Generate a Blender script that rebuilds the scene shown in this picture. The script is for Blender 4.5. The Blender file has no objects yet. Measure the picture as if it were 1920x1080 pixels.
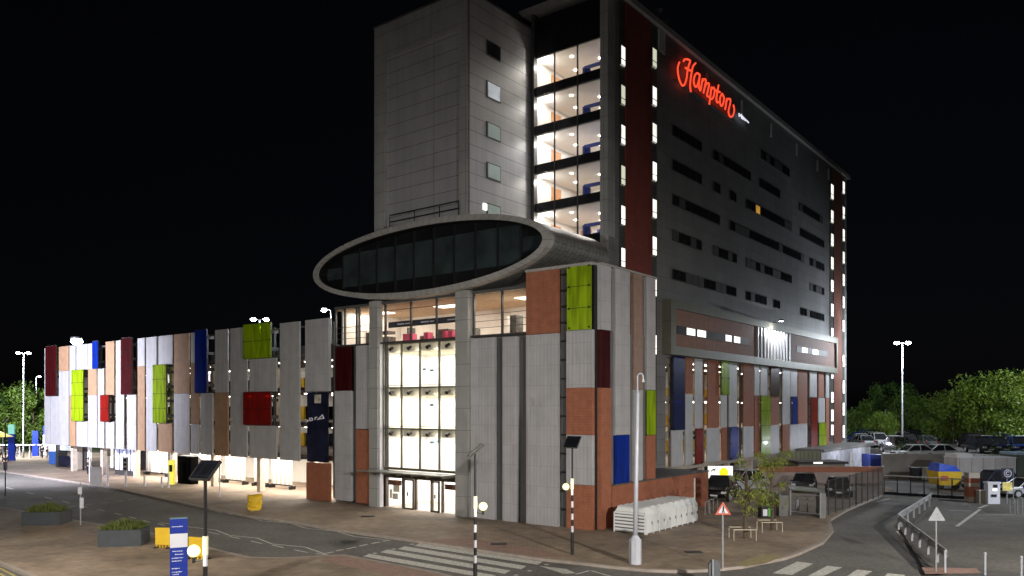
import bpy, bmesh, math, random
from mathutils import Vector, Matrix
random.seed(7)
C = bpy.context.scene.collection
PI = math.pi
# ---------------------------------------------------------------- camera model used only to survey positions
F = 1494.0; HZ = 764.0; CH = 6.8; CX = 960.0
def gp(x, y, z=0.0):
    D = F*(CH-z)/(y-HZ)
    return Vector(((x-CX)/F*D, D, z))
def at(x, y, D):
    return Vector(((x-CX)/F*D, D, CH-(y-HZ)/F*D))
UL = Vector((-.789, .614)); UR = Vector((.614, .789))
UL.normalize(); UR.normalize()
NL = Vector((-UR.x, -UR.y)); NR = Vector((-UL.x, -UL.y))
class Plane:
    def __init__(s, p, u, n, off=0.0):
        s.p = Vector(p) + Vector(n)*off; s.u = Vector(u); s.n = Vector(n)
    def shift(s, off): return Plane(s.p, s.u, s.n, off)
    def s(s_, x):
        k = (x-CX)/F
        return (k*s_.p.y - s_.p.x)/(s_.u.x - k*s_.u.y)
    def z(s_, x, y):
        D = s_.p.y + s_.s(x)*s_.u.y
        return CH-(y-HZ)/F*D
    def pt(s_, s, z, o=0.0):
        q = s_.p + s_.u*s + s_.n*o
        return Vector((q.x, q.y, z))
K = Vector((4.556, 43.35))
PL = Plane(K, UL, NL)
PR = Plane(K, UR, NR)
T0 = Vector((-2.78, 50.0))
TL = Plane(T0, UL, NL); TR = Plane(T0, UR, NR)
HC = Vector((6.19, 51.4))
PG = Plane(HC, UL, NL); PH = Plane(HC, UR, NR)

# ---------------------------------------------------------------- materials
MATS = {}
def _new(name):
    m = bpy.data.materials.new(name); m.use_nodes = True
    nt = m.node_tree
    return m, nt, nt.nodes['Principled BSDF']
def mat(name, col, rough=.7, metal=0., var=.12, scale=3., bump=0., bscale=30., kind=None, p=None):
    """procedural surface: base colour varied by noise, optional joint pattern"""
    if name in MATS: return MATS[name]
    m, nt, b = _new(name); N = nt.nodes; Lk = nt.links
    b.inputs['Roughness'].default_value = rough; b.inputs['Metallic'].default_value = metal
    tc = N.new('ShaderNodeTexCoord')
    no = N.new('ShaderNodeTexNoise'); no.inputs['Scale'].default_value = scale; no.inputs['Detail'].default_value = 6
    Lk.new(tc.outputs['Object'], no.inputs['Vector'])
    rp = N.new('ShaderNodeValToRGB')
    rp.color_ramp.elements[0].position = .3; rp.color_ramp.elements[1].position = .7
    lo = [max(0, c*(1-var)) for c in col]; hi = [min(1, c*(1+var)) for c in col]
    rp.color_ramp.elements[0].color = (*lo, 1); rp.color_ramp.elements[1].color = (*hi, 1)
    Lk.new(no.outputs['Fac'], rp.inputs['Fac'])
    out = rp.outputs['Color']; height = None
    if kind == 'joint':      # cladding sheets with dark joints; p = (width, height, mortar, offset, dark)
        br = N.new('ShaderNodeTexBrick'); Lk.new(tc.outputs['UV'], br.inputs['Vector'])
        br.inputs['Scale'].default_value = 1; br.inputs['Brick Width'].default_value = p[0]; br.inputs['Row Height'].default_value = p[1]
        br.inputs['Mortar Size'].default_value = p[2]; br.inputs['Mortar Smooth'].default_value = .1
        br.offset = p[3]; br.inputs['Bias'].default_value = 0
        br.inputs['Color1'].default_value = (1, 1, 1, 1); br.inputs['Color2'].default_value = (p[5], p[5], p[5], 1) if len(p) > 5 else (.92, .92, .92, 1)
        br.inputs['Mortar'].default_value = (p[4], p[4], p[4], 1)
        mx = N.new('ShaderNodeMix'); mx.data_type = 'RGBA'; mx.blend_type = 'MULTIPLY'; mx.inputs[0].default_value = 1
        Lk.new(out, mx.inputs[6]); Lk.new(br.outputs['Color'], mx.inputs[7]); out = mx.outputs[2]; height = br.outputs['Fac']
    if kind == 'rib':        # vertical ribs + a few horizontal joints ; p=(ribs per metre, strength, joint height)
        wv = N.new('ShaderNodeTexWave'); wv.wave_type = 'BANDS'; wv.bands_direction = 'X'; wv.inputs['Scale'].default_value = p[0]
        Lk.new(tc.outputs['UV'], wv.inputs['Vector'])
        mr = N.new('ShaderNodeMapRange'); mr.inputs['To Min'].default_value = 1-p[1]; mr.inputs['To Max'].default_value = 1
        Lk.new(wv.outputs['Fac'], mr.inputs['Value'])
        br = N.new('ShaderNodeTexBrick'); Lk.new(tc.outputs['UV'], br.inputs['Vector'])
        br.inputs['Scale'].default_value = 1; br.inputs['Brick Width'].default_value = p[3] if len(p) > 3 else 1.1; br.inputs['Row Height'].default_value = p[2]
        br.inputs['Mortar Size'].default_value = .012; br.offset = .5
        br.inputs['Color1'].default_value = (1, 1, 1, 1); br.inputs['Color2'].default_value = (.94, .94, .94, 1); br.inputs['Mortar'].default_value = (.76, .76, .76, 1)
        mx = N.new('ShaderNodeMix'); mx.data_type = 'RGBA'; mx.blend_type = 'MULTIPLY'; mx.inputs[0].default_value = 1
        Lk.new(out, mx.inputs[6]); Lk.new(mr.outputs['Result'], mx.inputs[7])
        my = N.new('ShaderNodeMix'); my.data_type = 'RGBA'; my.blend_type = 'MULTIPLY'; my.inputs[0].default_value = 1
        Lk.new(mx.outputs[2], my.inputs[6]); Lk.new(br.outputs['Color'], my.inputs[7]); out = my.outputs[2]
        height = wv.outputs['Fac']
    if kind == 'stain':      # ground: large soft stains and small grit ; p = (stain scale, strength)
        n2 = N.new('ShaderNodeTexNoise'); n2.inputs['Scale'].default_value = p[0]; n2.inputs['Detail'].default_value = 8; n2.inputs['Roughness'].default_value = .65
        Lk.new(tc.outputs['Object'], n2.inputs['Vector'])
        r2 = N.new('ShaderNodeValToRGB'); r2.color_ramp.elements[0].position = .33; r2.color_ramp.elements[1].position = .62
        r2.color_ramp.elements[0].color = (1-p[1],)*3+(1,); r2.color_ramp.elements[1].color = (1, 1, 1, 1)
        Lk.new(n2.outputs['Fac'], r2.inputs['Fac'])
        mx = N.new('ShaderNodeMix'); mx.data_type = 'RGBA'; mx.blend_type = 'MULTIPLY'; mx.inputs[0].default_value = 1
        Lk.new(out, mx.inputs[6]); Lk.new(r2.outputs['Color'], mx.inputs[7]); out = mx.outputs[2]
        if len(p) > 2:
            br = N.new('ShaderNodeTexBrick'); Lk.new(tc.outputs['Object'], br.inputs['Vector'])
            br.inputs['Scale'].default_value = 1; br.inputs['Brick Width'].default_value = p[2]; br.inputs['Row Height'].default_value = p[2]/2
            br.inputs['Mortar Size'].default_value = .015; br.inputs['Color1'].default_value = (1, 1, 1, 1); br.inputs['Color2'].default_value = (.86, .85, .84, 1)
            br.inputs['Mortar'].default_value = (.74, .73, .71, 1)
            my = N.new('ShaderNodeMix'); my.data_type = 'RGBA'; my.blend_type = 'MULTIPLY'; my.inputs[0].default_value = 1
            Lk.new(out, my.inputs[6]); Lk.new(br.outputs['Color'], my.inputs[7]); out = my.outputs[2]
        n3 = N.new('ShaderNodeTexNoise'); n3.inputs['Scale'].default_value = .5; n3.inputs['Detail'].default_value = 3
        Lk.new(tc.outputs['Object'], n3.inputs['Vector'])
        mr = N.new('ShaderNodeMapRange'); mr.inputs['To Min'].default_value = rough-.2; mr.inputs['To Max'].default_value = min(1, rough+.25)
        Lk.new(n3.outputs['Fac'], mr.inputs['Value']); Lk.new(mr.outputs['Result'], b.inputs['Roughness'])
    if kind in ('rib', 'joint'):
        mp = N.new('ShaderNodeMapping'); mp.inputs['Scale'].default_value = (2.6, 2.6, .16); Lk.new(tc.outputs['Object'], mp.inputs['Vector'])
        ns = N.new('ShaderNodeTexNoise'); ns.inputs['Scale'].default_value = 1.; ns.inputs['Detail'].default_value = 7; ns.inputs['Roughness'].default_value = .7; Lk.new(mp.outputs[0], ns.inputs['Vector'])
        rs = N.new('ShaderNodeMapRange'); rs.inputs['From Min'].default_value = .32; rs.inputs['From Max'].default_value = .6; rs.inputs['To Min'].default_value = .87; rs.inputs['To Max'].default_value = 1.
        Lk.new(ns.outputs['Fac'], rs.inputs['Value']); ms_ = N.new('ShaderNodeMix'); ms_.data_type = 'RGBA'; ms_.blend_type = 'MULTIPLY'; ms_.inputs[0].default_value = 1
        Lk.new(out, ms_.inputs[6]); Lk.new(rs.outputs['Result'], ms_.inputs[7]); out = ms_.outputs[2]
    Lk.new(out, b.inputs['Base Color'])
    if bump > 0:
        bp = N.new('ShaderNodeBump'); bp.inputs['Strength'].default_value = bump; bp.inputs['Distance'].default_value = .02
        if height is None:
            nb = N.new('ShaderNodeTexNoise'); nb.inputs['Scale'].default_value = bscale; nb.inputs['Detail'].default_value = 4
            Lk.new(tc.outputs['Object'], nb.inputs['Vector']); height = nb.outputs['Fac']
        Lk.new(height, bp.inputs['Height']); Lk.new(bp.outputs['Normal'], b.inputs['Normal'])
    MATS[name] = m
    return m
def emit(name, col, st, var=0., scale=2.):
    if name in MATS: return MATS[name]
    m, nt, b = _new(name); N = nt.nodes; Lk = nt.links
    b.inputs['Base Color'].default_value = (*[min(.8, c) for c in col], 1)
    b.inputs['Emission Color'].default_value = (*col, 1); b.inputs['Emission Strength'].default_value = st
    if var > 0:
        tc = N.new('ShaderNodeTexCoord'); no = N.new('ShaderNodeTexNoise'); no.inputs['Scale'].default_value = scale; no.inputs['Detail'].default_value = 3
        Lk.new(tc.outputs['Object'], no.inputs['Vector'])
        mr = N.new('ShaderNodeMapRange'); mr.inputs['From Min'].default_value = .3; mr.inputs['From Max'].default_value = .7
        mr.inputs['To Min'].default_value = st*(1-var); mr.inputs['To Max'].default_value = st
        Lk.new(no.outputs['Fac'], mr.inputs['Value']); Lk.new(mr.outputs['Result'], b.inputs['Emission Strength'])
    MATS[name] = m
    return m
def glass(name, tint=(1, 1, 1), refl=.1, rough=.02):
    if name in MATS: return MATS[name]
    m, nt, b = _new(name); N = nt.nodes; Lk = nt.links
    N.remove(b); out = [n for n in N if n.type == 'OUTPUT_MATERIAL'][0]
    t = N.new('ShaderNodeBsdfTransparent'); t.inputs['Color'].default_value = (*tint, 1)
    g = N.new('ShaderNodeBsdfGlossy'); g.inputs['Roughness'].default_value = rough
    lw = N.new('ShaderNodeLayerWeight'); pw = N.new('ShaderNodeMath'); pw.operation = 'POWER'; pw.inputs[1].default_value = 4; Lk.new(lw.outputs['Facing'], pw.inputs[0]); ma = N.new('ShaderNodeMath'); ma.operation = 'MULTIPLY_ADD'; ma.inputs[1].default_value = .7; ma.inputs[2].default_value = .05; Lk.new(pw.outputs[0], ma.inputs[0])
    mx = N.new('ShaderNodeMixShader'); Lk.new(ma.outputs[0], mx.inputs[0]); Lk.new(t.outputs[0], mx.inputs[1]); Lk.new(g.outputs[0], mx.inputs[2])
    Lk.new(mx.outputs[0], out.inputs['Surface'])
    MATS[name] = m
    return m
def cglass(name, col, tr=.25):
    """coloured glass screen: glossy coloured sheet that lets some of the light behind through"""
    if name in MATS: return MATS[name]
    m, nt, b = _new(name); N = nt.nodes; Lk = nt.links; out = [n for n in N if n.type == 'OUTPUT_MATERIAL'][0]
    tc = N.new('ShaderNodeTexCoord'); no = N.new('ShaderNodeTexNoise'); no.inputs['Scale'].default_value = 1.3; no.inputs['Detail'].default_value = 4
    Lk.new(tc.outputs['Object'], no.inputs['Vector'])
    rp = N.new('ShaderNodeValToRGB'); rp.color_ramp.elements[0].position = .35; rp.color_ramp.elements[1].position = .65
    rp.color_ramp.elements[0].color = (*[c*.6 for c in col], 1); rp.color_ramp.elements[1].color = (*[min(1, c*1.15) for c in col], 1)
    mp = N.new('ShaderNodeMapping'); mp.inputs['Scale'].default_value = (3.2, 3.2, .4); Lk.new(tc.outputs['Object'], mp.inputs['Vector']); Lk.new(mp.outputs[0], no.inputs['Vector'])
    Lk.new(no.outputs['Fac'], rp.inputs['Fac']); Lk.new(rp.outputs['Color'], b.inputs['Base Color'])
    b.inputs['Roughness'].default_value = .32; b.inputs['Coat Weight'].default_value = .15
    t = N.new('ShaderNodeBsdfTransparent'); mxm = max(col); t.inputs['Color'].default_value = (*[min(1, c/mxm) for c in col], 1)
    mx = N.new('ShaderNodeMixShader'); mx.inputs[0].default_value = tr
    Lk.new(b.outputs[0], mx.inputs[1]); Lk.new(t.outputs[0], mx.inputs[2]); Lk.new(mx.outputs[0], out.inputs['Surface'])
    MATS[name] = m
    return m

M_ribw = mat('ribbed_white_panel', (.60, .60, .61), .5, .2, .07, 1.5, .25, kind='rib', p=(1.6, .16, 2.6))
M_tan = mat('tan_panel', (.44, .27, .16), .55, 0, .12, 2, .1, kind='rib', p=(1.6, .10, 2.6))
M_stone = mat('grey_stone_panel', (.46, .455, .47), .6, 0, .08, 1.2, .2, kind='rib', p=(1.3, .09, 1.15, 1.3))
M_brick = mat('terracotta_panel', (.36, .13, .07), .7, 0, .12, 2.5, .25, kind='joint', p=(.6, .15, .012, .5, .78, .92))
M_redbrick = mat('dark_red_cladding', (.22, .04, .025), .7, 0, .12, 1.5, .2, kind='joint', p=(1.2, .3, .012, .5, .7, .9))
M_boxbrick = mat('brown_box_cladding', (.33, .17, .12), .7, 0, .12, 2.5, .2, kind='joint', p=(1.4, .18, .012, .5, .68, .9))
M_clad = mat('grey_metal_cladding', (.43, .43, .445), .5, .15, .08, .5, .3, kind='joint', p=(9., .9, .022, 0, .4, .97))
M_clad2 = mat('hotel_cladding', (.225, .225, .225), .6, .1, .16, .25, .3, kind='joint', p=(1.5, .9, .022, 0., .6, .88))
M_pillar = mat('pillar_stone', (.36, .36, .35), .6, 0, .08, 1, .3, kind='joint', p=(3, 1.35, .02, 0, .55))
M_ring = mat('oval_rim_cladding', (.43, .425, .41), .5, .2, .1, 1, .3, kind='joint', p=(.55, .5, .02, 0, .5))
M_tube = mat('oval_roof_tiles', (.34, .34, .32), .32, .5, .1, 1, .5, kind='joint', p=(.7, .4, .03, .5, .5))
M_olive = mat('olive_frame_metal', (.19, .19, .14), .5, .2, .08, 1, .2, kind='joint', p=(2.6, 2.6, .02, 0, .5))
M_groove = mat('dark_groove_metal', (.10, .10, .10), .6, .2, .1, 1)
M_dark = mat('black_metal', (.02, .02, .022), .45, .3, .2, 5)
M_frame = mat('window_frame_metal', (.08, .08, .08), .4, .4, .15, 4)
M_body = mat('building_core', (.14, .14, .14), .8, 0, .15, .6)
M_slab = mat('concrete_slab', (.38, .33, .28), .85, 0, .15, 1.2, .2)
M_white = mat('white_paint', (.78, .77, .74), .6, 0, .04, 1.5)
M_room = mat('room_wall', (.76, .74, .70), .8, 0, .05, 1.5)
M_roomfloor = mat('room_floor', (.35, .3, .25), .5, 0, .1, 2)
M_door = mat('orange_wood_door', (.52, .24, .09), .45, 0, .2, 6)
M_blue = mat('blue_furniture', (.03, .05, .22), .5, 0, .15, 3)
M_yel = mat('yellow_paint', (.80, .52, .03), .5, 0, .08, 2)
M_darkglass = mat('dark_window_glass', (.022, .023, .026), .12, 0, .3, 2)
M_blind = mat('window_blind', (.055, .055, .052), .7, 0, .1, 2)
M_ovalglass = mat('oval_glass', (.03, .042, .045), .16, 0, .35, .8)
M_ovaldark = mat('oval_dark_soffit', (.008, .008, .009), .4, 0, .3, 1)
M_steel = mat('galvanised_steel', (.36, .37, .38), .5, .3, .05, 5)
M_wpole = mat('white_mast_paint', (.52, .54, .60), .4, .1, .06, 3)
M_pave = mat('brown_block_paving', (.41, .315, .228), .75, 0, .16, 2.2, .25, 25, 'stain', (.21, .55, .42))
M_road = mat('asphalt', (.175, .165, .148), .8, 0, .26, 5, .3, 60, 'stain', (.16, .48))
M_kerb = mat('concrete_kerb', (.34, .29, .25), .8, 0, .15, 3, .2)
M_line = mat('road_paint_white', (.58, .56, .51), .7, 0, .34, 7)
M_yline = mat('road_paint_yellow', (.50, .40, .10), .6, 0, .2, 6)
M_tact = mat('red_tactile_paving', (.40, .25, .20), .8, 0, .15, 5, .3, kind='stain', p=(1., .2, .4))
M_tacty = mat('buff_tactile_paving', (.42, .34, .17), .8, 0, .12, 5, .3, kind='stain', p=(1., .2, .4))
M_planter = mat('slate_planter', (.055, .062, .072), .6, 0, .12, 3)
M_soil = mat('soil', (.05, .035, .025), .95, 0, .3, 10)
M_leafA = mat('leaf_green', (.10, .17, .025), .6, 0, .5, .8)
M_leafB = mat('leaf_dark_green', (.055, .11, .02), .6, 0, .5, .8)
M_leafY = mat('leaf_yellow_green', (.20, .24, .03), .6, 0, .4, 1.5)
M_bark = mat('bark', (.10, .075, .05), .9, 0, .3, 8)
M_signblue = mat('sign_blue', (.008, .03, .30), .4, 0, .08, 2)
M_signlite = mat('sign_white', (.72, .72, .78), .4, 0, .05, 2)
M_signred = mat('sign_red', (.55, .09, .04), .45, 0, .05, 2)
M_solar = mat('solar_cell', (.006, .007, .010), .4, .1, .3, 12, kind='joint', p=(.3, .3, .012, 0, 3.))
M_green = mat('bin_green', (.12, .42, .08), .5, 0, .1, 3)
M_locker = mat('locker_white_steel', (.80, .82, .82), .5, .0, .03, 2)
M_conc = mat('concrete_wall', (.24, .22, .19), .9, 0, .2, .8, .3)
M_navy = mat('navy_poster', (.010, .013, .035), .4, 0, .7, 1.4)
M_skin = mat('skin', (.42, .25, .18), .6); M_hair = mat('hair', (.03, .02, .015), .7)
M_rubber = mat('tyre_rubber', (.015, .015, .015), .8)
G_lime = cglass('lime_glass', (.36, .52, .01), .22)
G_red = cglass('red_glass', (.26, .012, .008), .22)
G_dred = cglass('dark_red_glass', (.055, .005, .006), .15)
G_blue = cglass('blue_glass', (.006, .035, .34), .25)
G_navy = cglass('navy_glass', (.004, .008, .085), .15)
G_clear = glass('clear_glass')
E_win = emit('lit_stair_window', (1, .97, .88), 1.6, .45, .9)
E_win2 = emit('dim_stair_window', (.80, .82, .62), .75)
E_lamp = emit('lamp_led', (.88, .94, 1.), 40)
E_tube = emit('light_tube', (1, .93, .82), 9)
E_down = emit('downlight', (1, .92, .80), 22)
E_red = emit('red_neon', (1., .075, .03), 1.25)
E_glow = emit('beacon_globe', (1., .90, .38), 1.5)
E_white = emit('backlit_white', (1, 1, 1), 1.5)

# ---------------------------------------------------------------- mesh builder
ORG = {}
class MB:
    def __init__(s): s.v = []; s.f = []; s.uv = {}; s.pc = []
    def add(s, vs, fs, uvs=None):
        o = len(s.v); s.pc.append((o, len(s.f))); s.v += [Vector(v) for v in vs]
        for i, f in enumerate(fs):
            s.f.append([o+k for k in f])
            if uvs: s.uv[len(s.f)-1] = uvs[i]
        return s
    def hexa(s, a):   # 8 points: bottom 4 (ccw), top 4
        return s.add(a, [(3, 2, 1, 0), (4, 5, 6, 7), (0, 1, 5, 4), (1, 2, 6, 5), (2, 3, 7, 6), (3, 0, 4, 7)])
    def box(s, x0, x1, y0, y1, z0, z1):
        return s.hexa([(x0, y0, z0), (x1, y0, z0), (x1, y1, z0), (x0, y1, z0), (x0, y0, z1), (x1, y0, z1), (x1, y1, z1), (x0, y1, z1)])
    def pbox(s, P, s0, s1, z0, z1, o0, o1):
        if s0 > s1: s0, s1 = s1, s0
        if o0 > o1: o0, o1 = o1, o0
        a = [P.pt(s0, z0, o1), P.pt(s1, z0, o1), P.pt(s1, z0, o0), P.pt(s0, z0, o0)]
        b = [Vector((q.x, q.y, z1)) for q in a]
        if (a[1]-a[0]).to_2d().cross((a[2]-a[1]).to_2d()) < 0: a.reverse(); b.reverse()
        return s.hexa(a+b)
    def prism(s, poly, z0, z1):
        n = len(poly)
        ar = sum(poly[i][0]*poly[(i+1) % n][1]-poly[(i+1) % n][0]*poly[i][1] for i in range(n))
        if ar < 0: poly = list(reversed(poly))
        vs = [(p[0], p[1], z0) for p in poly]+[(p[0], p[1], z1) for p in poly]
        fs = [tuple(reversed(range(n))), tuple(range(n, 2*n))]+[(i, (i+1) % n, n+(i+1) % n, n+i) for i in range(n)]
        return s.add(vs, fs)
    def sheet(s, pts, z=None):
        vs = [Vector((p[0], p[1], z if z is not None else p[2])) for p in pts]
        n = len(vs); ar = sum(vs[i].x*vs[(i+1) % n].y-vs[(i+1) % n].x*vs[i].y for i in range(n))
        if ar < 0: vs.reverse()
        return s.add(vs, [tuple(range(n))])
    def tube(s, pts, r, n=8, cap=True):
        pts = [Vector(p) for p in pts]; rs = r if isinstance(r, (list, tuple)) else [r]*len(pts)
        vs = []; fs = []; prev = None
        for i, p in enumerate(pts):
            if i == 0: d = pts[1]-p
            elif i == len(pts)-1: d = p-pts[i-1]
            else: d = (pts[i+1]-p).normalized()+(p-pts[i-1]).normalized()
            d.normalize()
            if prev is None:
                ref = Vector((0, 0, 1)) if abs(d.z) < .9 else Vector((1, 0, 0)); a = d.cross(ref).normalized()
            else:
                a = prev-d*prev.dot(d)
                a = a.normalized() if a.length > 1e-6 else d.orthogonal().normalized()
            prev = a; b = d.cross(a)
            for k in range(n):
                t = 2*PI*k/n; vs.append(p+(a*math.cos(t)+b*math.sin(t))*rs[i])
        for i in range(len(pts)-1):
            for k in range(n):
                fs.append((i*n+k, i*n+(k+1) % n, (i+1)*n+(k+1) % n, (i+1)*n+k))
        if cap:
            fs.append(tuple(reversed(range(n)))); fs.append(tuple(range((len(pts)-1)*n, len(pts)*n)))
        return s.add(vs, fs)
    def cyl(s, p0, p1, r0, r1=None, n=12): return s.tube([p0, p1], [r0, r0 if r1 is None else r1], n)
    def ball(s, c, r, n=12, m=8, sz=1.):
        c = Vector(c); vs = [c+Vector((0, 0, -r*sz))]; fs = []
        for j in range(1, m):
            t = -PI/2+PI*j/m
            for k in range(n): vs.append(c+Vector((r*math.cos(t)*math.cos(2*PI*k/n), r*math.cos(t)*math.sin(2*PI*k/n), r*sz*math.sin(t))))
        vs.append(c+Vector((0, 0, r*sz)))
        for k in range(n):
            fs.append((0, 1+(k+1) % n, 1+k)); fs.append((len(vs)-1, 1+(m-2)*n+k, 1+(m-2)*n+(k+1) % n))
        for j in range(m-2):
            for k in range(n): fs.append((1+j*n+k, 1+j*n+(k+1) % n, 1+(j+1)*n+(k+1) % n, 1+(j+1)*n+k))
        return s.add(vs, fs)
    def xf(s, M): s.v = [M @ v for v in s.v]; return s
    def each(s, name, m, parent=None, smooth=False):
        out = []
        for i, (v0, f0) in enumerate(s.pc):
            v1, f1 = s.pc[i+1] if i+1 < len(s.pc) else (len(s.v), len(s.f))
            t = MB(); t.v = s.v[v0:v1]; t.f = [[k-v0 for k in f] for f in s.f[f0:f1]]; t.uv = {k-f0: u for k, u in s.uv.items() if f0 <= k < f1}
            out.append(t.build(name, m, parent, smooth=smooth))
        return out
    def build(s, name, m, parent=None, org=None, smooth=False):
        me = bpy.data.meshes.new(name)
        if parent is not None: o0 = ORG[parent.name]
        elif org is not None: o0 = Vector(org)
        else:
            xs = [v.x for v in s.v]; ys = [v.y for v in s.v]; zs = [v.z for v in s.v]
            o0 = Vector(((min(xs)+max(xs))/2, (min(ys)+max(ys))/2, min(zs)))
        me.from_pydata([tuple(v-o0) for v in s.v], [], s.f)
        ul = me.uv_layers.new(name='UVMap')
        for p in me.polygons:
            n = p.normal
            if p.index in s.uv:
                for k, li in enumerate(p.loop_indices): ul.data[li].uv = s.uv[p.index][k]
                continue
            if abs(n.z) > .75:
                for li in p.loop_indices:
                    v = s.v[me.loops[li].vertex_index]; ul.data[li].uv = (v.x, v.y)
            else:
                t = Vector((-n.y, n.x, 0)).normalized()
                for li in p.loop_indices:
                    v = s.v[me.loops[li].vertex_index]; ul.data[li].uv = (v.dot(t), v.z)
        if smooth:
            for p in me.polygons: p.use_smooth = True
        me.materials.append(m)
        ob = bpy.data.objects.new(name, me); C.objects.link(ob)
        if parent is not None: ob.parent = parent
        else: ob.location = o0
        ORG[ob.name] = o0
        return ob
def tag(o, label=None, cat=None, group=None, kind=None):
    if label: o['label'] = label
    if cat: o['category'] = cat
    if group: o['group'] = group
    if kind: o['kind'] = kind
    return o
def root(name, loc, label, cat, group=None):
    o = bpy.data.objects.new(name, None); o.empty_display_size = .3; C.objects.link(o); o.location = Vector(loc)
    ORG[o.name] = Vector(loc)
    return tag(o, label, cat, group)
def struct(o, label=None): o['kind'] = 'structure'; return tag(o, label)
def copy_tree(o, parent=None):
    c = o.copy(); C.objects.link(c); c.parent = parent
    ORG[c.name] = ORG.get(o.name, Vector((0, 0, 0)))
    for ch in list(o.children): copy_tree(ch, c)
    return c
def place(o, loc, rz=0., sc=1.):
    o.location = Vector(loc); o.rotation_euler = (0, 0, rz)
    if sc != 1.: o.scale = (sc, sc, sc)
def area(loc, sx, sy, W, col=(1, 1, 1), rz=0., name='room_light', rx=0.):
    l = bpy.data.lights.new(name, 'AREA'); l.shape = 'RECTANGLE'; l.size = sx; l.size_y = sy; l.energy = W; l.color = col
    o = bpy.data.objects.new(name, l); C.objects.link(o); o.location = loc; o.rotation_euler = (rx, 0, rz); return o
def point(loc, W, col=(1, 1, 1), r=.15, name='lamp_light'):
    l = bpy.data.lights.new(name, 'POINT'); l.energy = W; l.color = col; l.shadow_soft_size = r
    o = bpy.data.objects.new(name, l); C.objects.link(o); o.location = loc; return o
def spot(loc, target, W, ang, blend, col=(1, 1, 1), r=.2, name='unseen_lamp_beam'):
    l = bpy.data.lights.new(name, 'SPOT'); l.energy = W; l.color = col; l.shadow_soft_size = r; l.spot_size = math.radians(ang); l.spot_blend = blend
    o = bpy.data.objects.new(name, l); C.objects.link(o); o.location = loc
    o.rotation_euler = (Vector(target)-Vector(loc)).to_track_quat('-Z', 'Y').to_euler(); return o
RZL = math.atan2(UL.y, UL.x); RZR = math.atan2(UR.y, UR.x)

# ================================================================ SETTING
# sky light is the world; ground sheet reaches the horizon
g = MB(); g.sheet([(-900, -60, 0), (900, -60, 0), (900, 1600, 0), (-900, 1600, 0)]); struct(g.build('ground', M_road))
ZP = .12
kerb = [(-260, 866), (0, 885), (185, 912), (320, 941), (460, 970), (545, 982), (630, 997), (730, 1011), (800, 1021), (1013, 1052), (1080, 1059), (1139, 1066), (1211, 1073), (1270, 1075), (1327, 1073), (1390, 1067), (1474, 1050), (1500, 1041), (1544, 1021), (1563, 998), (1557, 978), (1587, 960), (1657, 929)]
kp = [gp(x, y) for x, y in kerb]
back = [Vector((31.5, 66, 0)), Vector((33, 77, 0)), Vector((10, 98, 0)), Vector((-42, 116, 0)), Vector((-90, 122, 0)), Vector((-110, 96, 0))]
def inset(pts, d):
    out = []
    for i, p in enumerate(pts):
        a = pts[max(0, i-1)]; b = pts[min(len(pts)-1, i+1)]; t = (b-a).to_2d().normalized()
        out.append(Vector((p.x-t.y*d, p.y+t.x*d, 0)))
    return out
def strip(mb, a, b, z0, z1):
    for i in range(len(a)-1):
        mb.hexa([Vector((q.x, q.y, z0)) for q in (a[i], a[i+1], b[i+1], b[i])]+[Vector((q.x, q.y, z1)) for q in (a[i], a[i+1], b[i+1], b[i])])
ki = inset(kp, .22)
struct(MB().prism([(p.x, p.y) for p in ki+back], -.02, ZP-.004).build('pavement', M_pave))
mb = MB(); strip(mb, kp, ki, -.02, ZP); struct(mb.build('kerb', M_kerb))
near = [(-420, 915), (0, 953), (150, 980), (270, 999), (415, 1036), (470, 1049), (532, 1050), (645, 1044), (820, 1077), (900, 1100)]
npts = [gp(x, y) for x, y in near]; ni = inset(npts, -.22)
nb = [gp(900, 1400), gp(400, 1300), gp(140, 1118), gp(60, 1080), gp(0, 1056), gp(-150, 1010), gp(-420, 960)]
struct(MB().prism([(p.x, p.y) for p in ni+nb], -.02, ZP-.004).build('pavement', M_pave))
mb = MB(); strip(mb, ni, npts, -.02, ZP)
nb2 = nb[2:]; no_ = inset(nb2, .2)
strip(mb, nb2, no_, -.02, ZP); struct(mb.build('kerb', M_kerb))
mb = MB()
mb.sheet([gp(x, y) for x, y in [(640, 1047), (800, 1078), (900, 1103), (900, 1120), (600, 1056)]], ZP+.002)
mb.sheet([gp(x, y) for x, y in [(812, 1016), (880, 1013), (1010, 1034), (1075, 1052), (1010, 1049), (805, 1019)]], ZP+.002)
struct(mb.build('tactile_paving', M_tact))
struct(MB().sheet([gp(x, y) for x, y in [(1378, 1063), (1428, 1044), (1470, 1048), (1440, 1060), (1398, 1067)]], ZP+.003).build('tactile_paving', M_tacty))
# raised terrace of the far car park
TZ = 1.9
terr = [(36, 76.85), (200, 76.85), (260, 420), (-40, 420), (12, 135), (30, 101), (43.5, 94)]
struct(MB().prism(terr, -.02, TZ).build('car_park_terrace', M_road))
# island between the two lanes
isl = [gp(x, y) for x, y in [(1683, 986), (1690, 980), (1752, 938), (1762, 938), (1712, 985), (1790, 1063), (1850, 1075), (1930, 1080), (1930, 1100), (1735, 1075)]]
struct(MB().prism([(p.x, p.y) for p in isl], -.02, ZP).build('traffic_island', mat('island_asphalt', (.10, .095, .09), .85, 0, .2, 4, .3)))
struct(MB().sheet([gp(x, y) for x, y in [(1728, 1069), (1830, 1071), (1840, 1080), (1735, 1082)]], ZP+.003).build('tactile_paving', M_tact))
# verge planted ground at far left
struct(MB().sheet([(-200, 116), (-45, 124), (-45, 200), (-260, 200)], .05).build('verge', mat('grass_verge', (.05, .08, .02), .95, 0, .4, 3)))

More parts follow.
